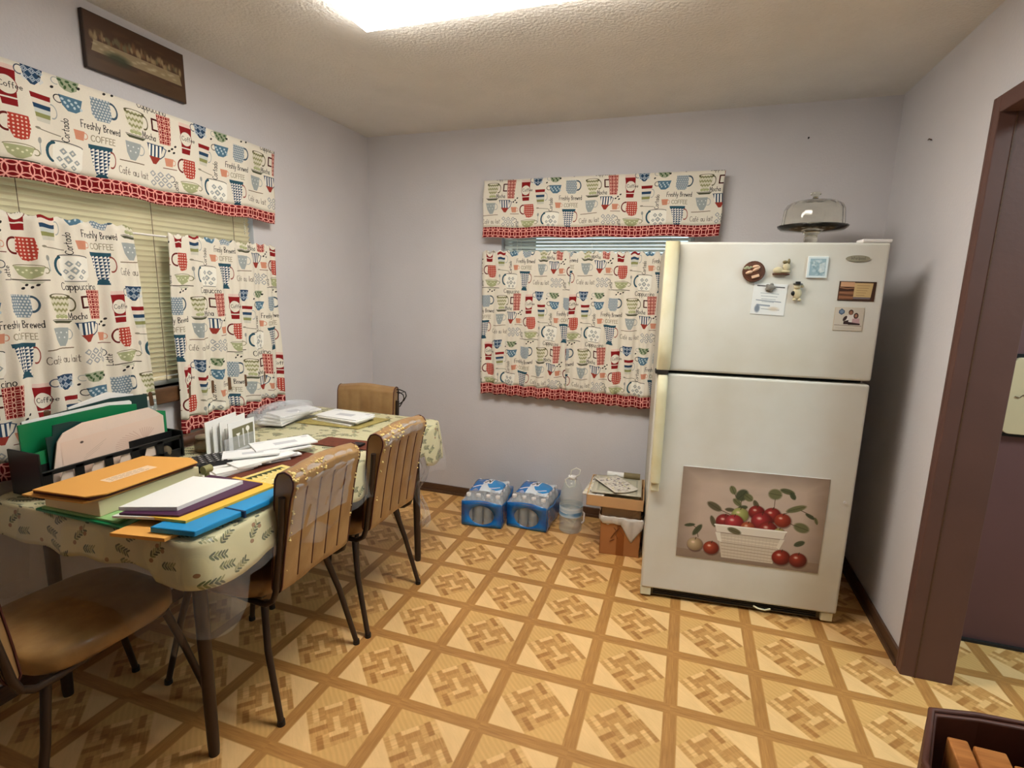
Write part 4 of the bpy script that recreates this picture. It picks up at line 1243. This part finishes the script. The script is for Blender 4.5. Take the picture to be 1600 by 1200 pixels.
# bag liner folded over the rim with a hanging corner
def liner(u, v):
    a = 2*PI*u; c_, s_ = math.cos(a), math.sin(a); q = max(abs(c_), abs(s_))
    e = .006+.004*math.sin(14*a)
    x = (w+e)*c_/q; y = (d+e)*s_/q
    drop = .035+.008*math.sin(9*a)
    if s_ < 0 and abs(s_) >= abs(c_): 
        drop = .045+.105*max(0, 1-abs(x-.062)/.062)
    if c_ > 0 and abs(c_) > abs(s_): drop = .06
    if v < .4: return (x*(.90+.25*v), y*(.90+.25*v), .150+(h+.006-.150)*v/.4)
    t_ = (v-.4)/.6
    return (x*(1+.02*math.sin(PI*t_)), y*(1+.03*math.sin(PI*t_)), h+.006-drop*t_)
MB().grid(liner, 96, 12).obj('bag_liner', M_bag, bx, solid=.001)
MB().box(-w+.004, w-.004, -d+.004, d-.004, h-.004, h+.062).obj('bag_bulge', mat('grey_brown_bag', (160, 140, 120), .6, bump=.3, noise=.15), bx, bevel=.008)
ty = thing('cardboard_tray', 'shallow light cardboard tray of papers resting on the brown box', 'tray', (1.838, -.325, .288), math.radians(4))
w2, d2, h2 = .155, .17, .062
b = MB(); b.box(-w2, w2, -d2, d2, 0, .004).box(-w2, w2, -d2, -d2+.005, 0, h2).box(-w2, w2, d2-.005, d2, 0, h2).box(-w2, -w2+.005, -d2, d2, 0, h2).box(w2-.005, w2, -d2, d2, 0, h2)
b.obj('tray', M_card2, ty, bevel=.001)
A = Art(200, 260, (214, 208, 196), 2); A.al = True
for k in range(150):
    x, y = rr.uniform(8, 180), rr.uniform(8, 245)
    if rr.random() < .6: A.line([(x, y), (x+rr.uniform(8, 40), y)], rr.choice([1.5, 2.5]), rr.choice([(110, 106, 100), (70, 66, 64), (150, 140, 130)]))
    else: A.ell(x, y, rr.uniform(4, 16), rr.uniform(4, 12), rr.choice([(92, 84, 88), (176, 160, 150), (190, 186, 140), (130, 122, 130), (236, 226, 190)]), rr.uniform(0, 3), .9, .2)
A2 = A.a.copy()
M_news = img_mat('newspaper_print', A2, rough=.8)
A = Art(200, 160, (196, 190, 170), 2); A.al = True
A.poly([(18, 14), (184, 14), (184, 148), (18, 148)], (168, 166, 148)); A.poly([(28, 24), (176, 24), (176, 140), (28, 140)], (186, 182, 160))
for k in range(30): A.line([(rr.uniform(30, 130), rr.uniform(30, 136)), (rr.uniform(60, 170), rr.uniform(30, 136))], 1.2, (172, 166, 146), .4)
A.ell(130, 60, 22, 18, (120, 110, 70), 0, .8, .3)
M_frm = img_mat('pale_cover_print', A.a, rough=.6)
def sheet(name, label, cat, cx, cy, z, w, d, rz, m, thick=.003, curl=0, tilt=0, grp=None, nx=10, ny=10, skx=0):
    t = thing(name, label, cat, (cx, cy, z), rz, grp)
    def f(u, v):
        x = (u-.5)*w; y = (v-.5)*d
        return (x+skx*y, y, thick/2+curl*((2*u-1)**2)*.5+tilt*(u)+.0*v)
    b = MB(); b.grid(f, nx, ny, lambda u, v: (u, v)); b.obj('pages', m, t, solid=thick)
    return t
ZT = .288+.045
tag(MB().slab([(1.70, -.47), (1.975, -.455), (1.965, -.175), (1.70, -.19)], ZT-.038, ZT+.0).obj('paper_stack', M_paper2), 'stack of old papers filling the cardboard tray', 'papers')
sheet('magazine', 'pale bordered magazine lying flat at the top of the cardboard tray', 'magazine', 1.842, -.325, ZT+.022, .27, .28, math.radians(4), M_frm, .006)
sheet('newspaper', 'crumpled white newspaper sheets over the left rim of the tray', 'newspaper', 1.735, -.33, ZT+.004, .12, .31, math.radians(-3), M_news, .008, curl=.004)
sheet('newspaper', 'folded colour newspaper insert lying askew on top of the tray', 'newspaper', 1.832, -.345, ZT+.034, .15, .24, math.radians(38), M_news, .004, curl=.018)
tag(MB().tube([(1.86, -.185, ZT+.040), (1.955, -.18, ZT+.040)], [.02, .02], 14).obj('paper_roll', mat('olive_roll', (132, 116, 78), .6, noise=.3)), 'small olive-brown roll at the back of the cardboard tray', 'roll')
tag(MB().tube([(1.76, -.178, ZT+.037), (1.86, -.174, ZT+.037)], [.016, .016], 14).obj('paper_roll', M_paper), 'white rolled paper at the back of the cardboard tray', 'roll')

# ------------------------------------------------------------------ hallway board
hb = thing('cutting_board', 'cream rounded board hanging on the plum wall beyond the doorway', 'board', (3.46, -.655, 1.09))
out = []
for (cx, cy, a) in ((.055, .125, 0), (-.055, .125, 90), (-.055, -.125, 180), (.055, -.125, 270)):
    for k in range(7):
        t_ = math.radians(a+15*k); out.append((cx+.028*math.cos(t_), cy+.028*math.sin(t_)))
n = len(out)
b = MB(); b.add([(x, -.030, z) for x, z in out]+[(x, -.012, z) for x, z in out], [tuple(range(n)), tuple(range(2*n-1, n-1, -1))]+[(k, n+k, n+(k+1) % n, (k+1) % n) for k in range(n)])
b.obj('board', M_tan, hb, bevel=.002)
b = MB(); o2 = [(x*1.16, z*1.09) for x, z in out]
b.add([(x, -.012, z) for x, z in o2]+[(x, 0, z) for x, z in o2], [tuple(range(n)), tuple(range(2*n-1, n-1, -1))]+[(k, n+k, n+(k+1) % n, (k+1) % n) for k in range(n)])
b.obj('backing', M_black, hb)  # black plate standing in for the dark shadow around the board
MB().box(-.098, -.082, -.034, -.014, -.085, -.070).tube([(-.085, -.03, -.088), (-.102, -.03, -.094)], .003, 6).tube([(-.085, -.03, -.052), (-.098, -.03, -.050)], .002, 6).obj('clip', mat('brass_clip', (222, 204, 140), .4), hb)
MB().tube([(-.06, -.0315, .0), (-.045, -.0315, -.004), (-.035, -.0315, .008), (-.02, -.0315, .006)], .004, 6, flat=.3).obj('knot_mark', M_leather, hb)

# ------------------------------------------------------------------ wooden crate, bottom right
cr = thing('wooden_crate', 'dark stained open wooden crate at the bottom right near the doorway', 'crate', (0, 0, 0))
P = [Vector((2.772, -1.878)), Vector((2.87, -1.858)), Vector((3.045, -1.845)), Vector((3.045, -2.30)), Vector((2.69, -2.30)), Vector((2.695, -2.06))]
cz = Vector((2.87, -2.08))
def ringpoly(k): return [(cz+(p-cz)*k) for p in P]
b = MB(); n = len(P); po, pi = ringpoly(1.0), ringpoly(.90)
vs = [(p.x, p.y, 0.0) for p in po]+[(p.x, p.y, .495) for p in po]+[(p.x, p.y, .495) for p in pi]+[(p.x, p.y, .30) for p in pi]
fs = [tuple(range(n))[::-1]]
for k in range(n):
    j = (k+1) % n
    fs += [(k, j, n+j, n+k), (n+k, n+j, 2*n+j, 2*n+k), (2*n+k, 2*n+j, 3*n+j, 3*n+k)]
fs.append(tuple(range(3*n, 4*n)))
b.add(vs, fs); b.obj('crate_body', M_dwood, cr, bevel=.004)
MB().tube([(p.x, p.y, .497) for p in ringpoly(.965)], .007, 8, closed=True).obj('rim', M_dwood, cr)
for k, (x0, x1, zt, yf, sk) in enumerate(((2.782, 2.822, .470, -1.925, .012), (2.828, 2.89, .466, -1.922, .018), (2.905, 2.975, .458, -1.935, .012))):
    q = MB().slab([(x0-.03, -2.24), (x1-.03, -2.24), (x1+sk, yf), (x0+sk, yf)], .302, zt-k*.006)
    tag(q.obj('wooden_board', M_honey, None, bevel=.004), ['honey-coloured board in the dark crate, along its left side', 'honey-coloured board in the middle of the dark crate', 'honey-coloured board in the dark crate, nearest the doorway'][k], 'board', 'boards lying in the dark crate')

# ------------------------------------------------------------------ things on the table
G1 = 'papers piled on the near end of the table'
def slabthing(name, label, cat, pts, z0, z1, m, group=None, bevel=0):
    return tag(MB().slab(pts, z0, z1).obj(name, m, None, bevel=bevel), label, cat, group)
def vsheet(x0, y0, x1, y1, z0, top, th=.003):
    """upright sheet: base line (x0,y0)-(x1,y1), top = list of (s, z)"""
    d = Vector((x1-x0, y1-y0)); L = d.length; n_ = Vector((-d.y, d.x))/L*th
    pts = [(0, z0), (1, z0)]+top
    F = [(x0+d.x*s, y0+d.y*s, z) for s, z in pts]
    B_ = [(x+n_.x, y+n_.y, z) for x, y, z in F]
    k = len(pts)
    return MB().add(F+B_, [tuple(range(k)), tuple(range(2*k-1, k-1, -1))]+[(i, k+i, k+(i+1) % k, (i+1) % k) for i in range(k)])
# desk file sorter
so = thing('file_sorter', 'black desktop file sorter holding folders and envelopes at the near end of the table', 'file sorter', (0, 0, 0))
b = MB()
b.box(.115, .265, -2.225, -1.745, Z0, Z0+.006)
for x in (.118, .262):
    pass
b.box(.255, .263, -2.225, -1.745, Z0, Z0+.035).box(.255, .263, -2.225, -1.745, Z0+.072, Z0+.088)
for k in range(6):
    y = -2.225+k*.094
    b.box(.255, .263, y, y+.028 if k < 5 else y+.010, Z0, Z0+.085)
b.box(.115, .123, -2.225, -1.745, Z0, Z0+.12)
b.box(.115, .265, -2.232, -2.225, Z0, Z0+.15).box(.115, .265, -1.745, -1.738, Z0, Z0+.105)
b.obj('rack', M_black, so, bevel=.002)
for k in range(2):
    MB().box(.165+.045*k, .169+.045*k, -2.224, -1.746, Z0+.005, Z0+.10).obj('divider', M_black, so)
g2 = MB()
tag(vsheet(.236, -2.19, .200, -1.765, Z0+.012, [(1.0, 1.0*.93), (.93, .955), (.86, .975), (.28, .975), (.13, .955), (.08, .93)], .004).obj('large_envelope', M_pinkp), 'big pinkish-white envelope with torn edge standing in the file sorter', 'envelope')
A = Art(400, 160, (228, 204, 188), 2); A.al = True
for k in range(19):
    a = math.radians(150+k*9)
    A.line([(310+14*math.cos(a), 96+10*math.sin(a)), (310+(120 if k < 12 else 70)*math.cos(a), 96+58*math.sin(a))], 3, (206, 172, 154), .8)
A.ell(322, 90, 12, 7, (150, 120, 98), 0, .9, .3); A.ell(70, 22, 6, 5, (60, 50, 46), 0, .9, .2)
for k in range(3): A.line([(60+k*10, 110-k*14), (130+k*14, 70-k*16)], 2, (190, 168, 152), .6)
def pt(s, z, e=.0052):
    d = Vector((.200-.236, -1.765+2.19)); n_ = Vector((d.y, -d.x)).normalized()*.0010
    return (.236+d.x*s+n_.x, -2.19+d.y*s+n_.y, z)
env_face = MB().quad(pt(.10, .80), pt(.985, .80), pt(.985, .935), pt(.10, .925))
ef = env_face.obj('paper_insert', img_mat('fan_pleat_print', A.a, rough=.7)); tag(ef, 'pink-toned sheet with a fanned ray pattern on the front of the sorter', 'sheet')
for (nm, lb, args, m) in (
    ('green_folder', 'bright green folder with white edge standing tallest in the file sorter', (.172, -2.222, .150, -1.83, Z0+.012, [(1, .985), (.75, 1.0), (.0, .995)], .006), M_green),
    ('green_folder', 'green folder with a cut tab at the left end of the file sorter', (.215, -2.223, .195, -1.75, Z0+.012, [(1, .945), (.9, .958), (.25, .935), (.22, .915), (.0, .905)], .004), M_green),
    ('dark_folder', 'dark teal folder standing behind the bright green folder', (.150, -2.12, .128, -1.77, Z0+.012, [(1, 1.012), (.6, 1.022), (0, 1.005)], .005), M_dgreen),
    ('dark_folder', 'dark teal folder right behind the pinkish envelope', (.222, -2.18, .190, -1.77, Z0+.012, [(1, .90), (.2, .985), (.06, .985), (.05, .95), (.0, .95)], .003), M_dgreen),
    ('paper_sheet', 'white paper sheets sticking up behind the green folders', (.138, -2.07, .118, -1.79, Z0+.012, [(.9, 1.02), (.55, 1.045), (.05, 1.015)], .006), M_paper),
    ('paper_sheet', 'white sheet peeking over the bright green folder', (.160, -2.205, .138, -1.84, Z0+.012, [(1, .995), (.98, 1.002), (.75, 1.010), (.0, 1.003)], .002), M_paper)):
    tag(vsheet(*args).obj(nm, m), lb, 'folder' if 'folder' in nm else 'paper')
for k in range(5):
    y = -2.205+k*.094
    tag(MB().add([(.253, y+.022, Z0+.010), (.253, y+.088, Z0+.010), (.253, y+.070, Z0+.070), (.253, y+.042, Z0+.070)], [(0, 1, 2, 3)]).obj('envelope_end', M_pinkp, None, solid=.002) if k < 4 else MB().ball((.245, -1.80, Z0+.03), .02, .02, .025).obj('paper_wad', mat('brown_paper_wad', (96, 84, 64), .8)),
        ['pale paper flap in the nearest slot of the file sorter', 'pale paper flap in the second slot from the near end of the file sorter', 'pale paper flap in the third slot from the near end of the file sorter', 'pale paper flap in the farthest slot of the file sorter'][k] if k < 4 else 'brown paper scrap at the far end of the file sorter', 'paper', 'paper flaps in the sorter slots' if k < 4 else None)

# pile 1
slabthing('green_folder', 'green folder lying at the bottom of the manila pile', 'folder', [(.33, -2.29), (.70, -2.287), (.655, -2.14), (.61, -1.96), (.36, -1.96)], Z0, Z0+.007, M_green, bevel=.001)
slabthing('green_sheets', 'light green sheets on the bottom folder of the manila pile', 'papers', [(.35, -2.285), (.66, -2.275), (.63, -2.11), (.60, -1.955), (.37, -1.96)], Z0+.0075, Z0+.014, M_lgreen)
slabthing('paper_block', 'thick block of cream papers under the manila envelopes', 'papers', [(.36, -2.28), (.585, -2.272), (.585, -1.945), (.37, -1.955)], Z0+.0145, Z0+.062, M_paper2, bevel=.002)
slabthing('manila_envelope', 'lower manila envelope sticking out under the labelled orange one', 'envelope', [(.345, -2.325), (.565, -2.30), (.585, -2.25), (.572, -1.945), (.345, -1.96)], Z0+.0625, Z0+.068, M_manila)
slabthing('dark_folder', 'dark brown folder between the two orange envelopes', 'folder', [(.37, -2.31), (.575, -2.288), (.588, -2.24), (.588, -1.955), (.37, -1.97)], Z0+.0685, Z0+.081, mat('oxblood_folder', (98, 44, 26), .6))
oe = slabthing('manila_envelope', 'orange manila envelope with a white address label on top of the pile', 'envelope', [(.385, -2.32), (.575, -2.30), (.605, -2.26), (.600, -1.96), (.54, -1.935), (.375, -1.985)], Z0+.0815, Z0+.086, M_orange, bevel=.001)
A = Art(160, 60, (236, 206, 170), 2); A.al = True
for k in range(3):
    x = 14
    while x < 130:
        w_ = rr.uniform(6, 18); A.line([(x, 14+k*15), (x+w_, 14+k*15)], 4, (120, 96, 90), .7); x += w_+6
M_lab = img_mat('address_label_print', A.a, rough=.7)
MB().quad((.53, -2.20, Z0+.0866), (.53, -2.05, Z0+.0866), (.485, -2.05, Z0+.0866), (.485, -2.20, Z0+.0866)).obj('address_label', M_lab, oe)
# pile 2
slabthing('manila_envelope', 'orange envelope under the white papers at the table corner', 'envelope', [(.70, -2.325), (.865, -2.295), (.875, -2.02), (.70, -2.05)], Z0+.0, Z0+.010, M_orange)
bf = slabthing('blue_folder', 'bright blue folder closed with an elastic, at the table edge', 'folder', [(.80, -2.285), (.935, -2.262), (.958, -2.02), (.925, -1.925), (.80, -1.95)], Z0+.011, Z0+.028, M_blue, bevel=.003)
MB().box(.80, .9605, -2.118, -2.112, Z0+.0095, Z0+.0295).obj('elastic_band', mat('navy_elastic', (20, 50, 90), .6), bf)
slabthing('yellow_envelope', 'yellow envelope between the blue folder and the purple folder', 'envelope', [(.70, -2.26), (.872, -2.235), (.90, -1.93), (.72, -1.92)], Z0+.0285, Z0+.036, M_yellow)
slabthing('purple_folder', 'dark purple folder under the white paper stack', 'folder', [(.67, -2.275), (.835, -2.225), (.862, -1.945), (.64, -1.95)], Z0+.0365, Z0+.042, M_purple)
slabthing('paper_stack', 'neat stack of white papers on the purple folder', 'papers', [(.655, -2.265), (.805, -2.205), (.810, -1.975), (.63, -2.005)], Z0+.0425, Z0+.054, M_paper)
slabthing('brown_folder', 'thin dark folder under the front of the white papers', 'folder', [(.655, -2.285), (.82, -2.235), (.82, -2.16), (.655, -2.16)], Z0+.0285+.0, Z0+.0355, M_paper)
# calculator
cl_ = thing('calculator', 'black desk calculator between the manila pile and the white mail', 'calculator', (.46, -1.83, Z0+.012), math.radians(58))
MB().box(-.07, .07, -.05, .05, -.012, 0).obj('base', M_black, cl_)
MB().box(-.095, .095, -.065, .065, 0, .022).obj('case', M_black, cl_, bevel=.006)
MB().box(-.085, -.045, -.055, .055, .0222, .024).obj('display', mat('lcd_grey', (110, 116, 104), .2), cl_)
for i in range(5):
    for j in range(5):
        MB().box(-.034+i*.025, -.017+i*.025, -.055+j*.023, -.039+j*.023, .0215, .0255).obj('key', mat('key_dark', (58, 58, 60), .5) if (i, j) == (0, 0) else D.materials['key_dark'], cl_, bevel=.001)
b = MB()
for i in range(5):
    for j in range(5):
        b.box(-.029+i*.025, -.022+i*.025, -.049+j*.023, -.045+j*.023, .0255, .0259)
b.obj('key_marks', M_cap, cl_)
tag(MB().tube([(.615, -1.955, Z0+.055), (.615, -1.925, Z0+.055)], .014, 14).tube([(.615, -1.94, Z0+.05), (.615, -1.94, Z0)], .008, 10).obj('tape_dispenser', mat('olive_clip', (146, 142, 96), .4)), 'small olive clip at the corner of the manila pile', 'clip')

# mail
A = Art(240, 110, (236, 237, 238), 2); A.al = True
A.poly([(80, 44), (170, 40), (172, 72), (82, 76)], (198, 200, 206)); A.line([(12, 12), (60, 12)], 4, (190, 196, 206)); A.line([(12, 20), (50, 20)], 3, (200, 204, 210)); A.poly([(204, 8), (228, 8), (228, 26), (204, 26)], (206, 206, 210))
M_env = img_mat('window_envelope_print', A.a, rough=.7)
def envelope(label, cx, cy, z, w, d, rz, thick=.003, grp='white letters on the table', printed=True, tilt=0):
    t = thing('envelope', label, 'envelope', (cx, cy, z), math.radians(rz), grp)
    if tilt: t.rotation_euler.x = math.radians(tilt)
    MB().box(-w/2, w/2, -d/2, d/2, 0, thick).obj('paper', M_paper, t)
    if printed: MB().quad((-w/2, -d/2, thick+.0003), (w/2, -d/2, thick+.0003), (w/2, d/2, thick+.0003), (-w/2, d/2, thick+.0003)).obj('print', M_env, t)
    return t
# middle mail pile
sp = [(.585, -1.70, .0, .235, .115, 60), (.60, -1.66, .006, .24, .12, 66), (.565, -1.76, .012, .22, .105, 50), (.62, -1.70, .018, .235, .11, 72), (.605, -1.60, .024, .24, .11, 62), (.570, -1.70, .030, .20, .10, 45), (.600, -1.56, .036, .24, .125, 58)]
for i, (x, y, dz, w_, d_, r_) in enumerate(sp):
    envelope(['lowest white letter of the mail pile behind the calculator', 'second white letter from the bottom of the middle mail pile', 'third white letter up in the middle mail pile, turned left', 'fourth white letter up in the middle mail pile', 'fifth white letter up in the middle mail pile', 'short white envelope near the top of the middle mail pile', 'large white envelope with grey print on top of the middle mail pile'][i], x, y, Z0+.0035+dz, w_, d_, r_, .0055, printed=i > 3)
for i, (x, y, dz, r_) in enumerate(((.56, -1.84, 0, 62), (.575, -1.825, .006, 70), (.585, -1.80, .012, 58))):
    pass
for i in range(3):
    envelope(['bottom letter of the three in front of the calculator', 'middle letter of the three in front of the calculator', 'top letter of the three in front of the calculator'][i], .596+.006*i, -1.835+.012*i, Z0+.0035+.006*i-.0, .16, .06, 76-4*i, .0055, printed=False)
# far mail pile
for i, (x, y, dz, w_, d_, r_) in enumerate(((.48, -1.03, 0, .26, .13, -8), (.50, -1.01, .006, .25, .14, -2), (.47, -1.0, .012, .24, .12, -12), (.515, -1.02, .018, .25, .15, -6), (.50, -1.01, .024, .26, .15, -4))):
    envelope('%s white letter of the pile at the far end of the table' % ['lowest', 'second lowest', 'middle', 'second highest', 'topmost printed'][i], x, y, Z0+.0035+dz, w_, d_, r_, .0055, printed=i == 4, grp='white letters at the far end of the table')
# plastic bag with mail
pb = thing('plastic_bag', 'crinkled clear plastic bag full of mail by the left wall curtain', 'bag', (.22, -1.13, Z0+.0))
def bagf(u, v):
    a = 2*PI*u; t_ = PI*v
    r = 1+.10*math.sin(5*a+3*t_)+.06*math.sin(11*a)
    return (.12*r*math.sin(t_)*math.cos(a), .19*r*math.sin(t_)*math.sin(a), .045-.045*math.cos(t_)*(1 if t_ < PI/2 else 1+.25*math.sin(7*a)))
MB().grid(bagf, 60, 24).obj('film', M_film, pb)
for i in range(4):
    envelope(['lowest letter inside the clear plastic bag', 'second letter inside the clear plastic bag', 'third letter inside the clear plastic bag', 'top letter inside the clear plastic bag'][i], .235+.008*i, -1.16+.018*i, Z0+.010+.011*i, .13, .23, 10-9*i, .008, grp='letters in the clear bag', printed=i == 3)
# letter holder with upright mail
lh = thing('letter_holder', 'clear acrylic letter holder standing between calculator and mail', 'letter holder', (.38, -1.62, Z0))
MB().box(-.05, .05, -.075, .075, 0, .004).box(.046, .05, -.075, .075, 0, .07).box(-.05, -.046, -.075, .075, 0, .09).obj('holder', M_film, lh)
ups = [(-.035, -.09, .07, .155, 'white letter with a round logo leaning at the back of the letter holder'), (-.018, -.07, .05, .135, 'white letter second from the back in the letter holder'), (-.003, -.05, .085, .150, 'tall white letter in the middle of the letter holder'), (.014, -.04, .105, .120, 'white card behind the cutlery leaflet in the letter holder')]
for k, (dx, y0, y1, hh, lab) in enumerate(ups):
    x = .38+dx
    tag(vsheet(x+.006, -1.62+y0, x, -1.62+y1, Z0+.005, [(1, Z0+hh*.96), (0, Z0+hh*.88)], .003).obj('letter', M_paper), lab, 'letter', 'letters standing in the holder')
A = Art(110, 140, (236, 238, 238), 3); A.al = True
A.poly([(16, 30), (104, 22), (104, 128), (16, 132)], (122, 120, 92)); A.poly([(16, 90), (104, 84), (104, 106), (16, 112)], (152, 148, 122), op=.6)
A.line([(38, 62), (40, 124)], 4, (240, 240, 232)); A.poly([(30, 58), (48, 56), (40, 78)], (244, 244, 238)); A.line([(60, 42), (62, 122)], 6, (244, 244, 238)); A.ell(80, 46, 8, 13, (244, 244, 238)); A.line([(80, 56), (82, 120)], 4, (240, 240, 232))
lf = thing('leaflet', 'white leaflet with an olive photo of fork, knife and spoon in the letter holder', 'leaflet', (.420, -1.605, Z0+.005), 0)
MB().box(-.001, .001, -.060, .075, 0, .125).obj('paper', M_paper, lf)
MB().quad((.0014, -.060, 0), (.0014, .075, 0), (.0014, .075, .125), (.0014, -.060, .125)).obj('print', img_mat('cutlery_print', A.a, rough=.5), lf)

# placemats and small items
slabthing('placemat', 'yellow patterned placemat with red-brown edge beside the nearer side chair', 'placemat', [(.62, -1.93), (.90, -1.90), (.93, -1.55), (.64, -1.52)], Z0, Z0+.0028, M_mat)
A = Art(200, 150, (226, 206, 130), 2); A.al = True
for k in range(60): A.ell(rr.uniform(0, 200), rr.uniform(0, 150), rr.uniform(3, 9), rr.uniform(2, 5), rr.choice([(196, 170, 84), (238, 226, 170), (110, 104, 50)]), rr.uniform(0, 3), .8)
pts_ = []
for k in range(17): pts_.append((20+k*10, 30 if k % 2 else 52))
A.poly([(20, 20)]+pts_+[(180, 20)], (52, 60, 30))
s_ = thing('leaf_print_card', 'yellow printed card with dark leaf points on the placemat', 'card', (.76, -1.80, Z0+.003), math.radians(80))
MB().box(-.10, .10, -.07, .07, 0, .001).obj('card', M_paper2, s_)
MB().quad((-.10, -.07, .0014), (.10, -.07, .0014), (.10, .07, .0014), (-.10, .07, .0014)).obj('print', img_mat('leaf_points_print', A.a, rough=.7), s_)
slabthing('placemat', 'woven placemat with red-brown border between the two side chairs', 'placemat', [(.62, -1.42), (.93, -1.40), (.93, -1.28), (.62, -1.30)], Z0, Z0+.003, M_mat)
slabthing('placemat', 'thin placemat under the far mail pile', 'placemat', [(.30, -1.15), (.66, -1.13), (.70, -.90), (.33, -.90)], Z0, Z0+.003, mat('tan_placemat', (176, 160, 96), .8, noise=.3, nscale=50))
tag(MB().box(.80, .85, -1.385, -1.345, Z0+.0035, Z0+.014).obj('eraser', M_black, None, bevel=.003), 'small black object on the placemat behind the nearer side chair', 'trinket')
lc = MB(); lc.tube([(.155, -1.735, Z0+.022), (.16, -1.66, Z0+.026), (.165, -1.56, Z0+.030), (.165, -1.50, Z0+.026)], [.012, .024, .024, .014], 12)
tag(lc.obj('leather_case', M_leather), 'brown leather case lying under the open blind', 'case')
jr = thing('glass_jar', 'small amber glass jar behind the calculator', 'jar', (.285, -1.665, Z0))
MB().lathe([(.03, 0), (.036, .004), (.036, .04), (.028, .05), (.028, .056)], (0, 0, 0), 24).obj('jar_body', M_amber, jr)
MB().lathe([(.030, .056), (.030, .066), (0, .067)], (0, 0, 0), 20).obj('lid', mat('tin_lid', (170, 160, 140), .3, metal=.7), jr)
# wire piece on the far chair
wr = MB()
for (zt, r1) in ((.862, .075), (.845, .06)):
    wr.tube([(.545, -.60, zt), (.58, -.60, zt+.002), (.545+r1, -.605, zt-.008), (.545+r1+.006, -.605, zt-.03), (.545+r1-.012, -.60, zt-.06), (.58, -.60, zt-.082), (.545, -.60, zt-.085)], .0034, 6)
wr.tube([(.57, -.60, .84), (.61, -.605, .852)], .002, 6).tube([(.57, -.60, .86), (.57, -.60, .775)], .003, 6)
tag(wr.obj('wire_hook', M_rubber), 'black bent wire hook hanging off the far chair beside its backrest', 'hook')
tag(MB().grid(lambda u, v: (.885+.03*math.sin(9*v)+.05*u, -.955-.01*math.sin(7*v), .60-.36*v+.02*math.sin(13*u+5*v)), 8, 16).obj('torn_plastic', M_film), 'torn strip of plastic hanging beside the far table leg', 'plastic')
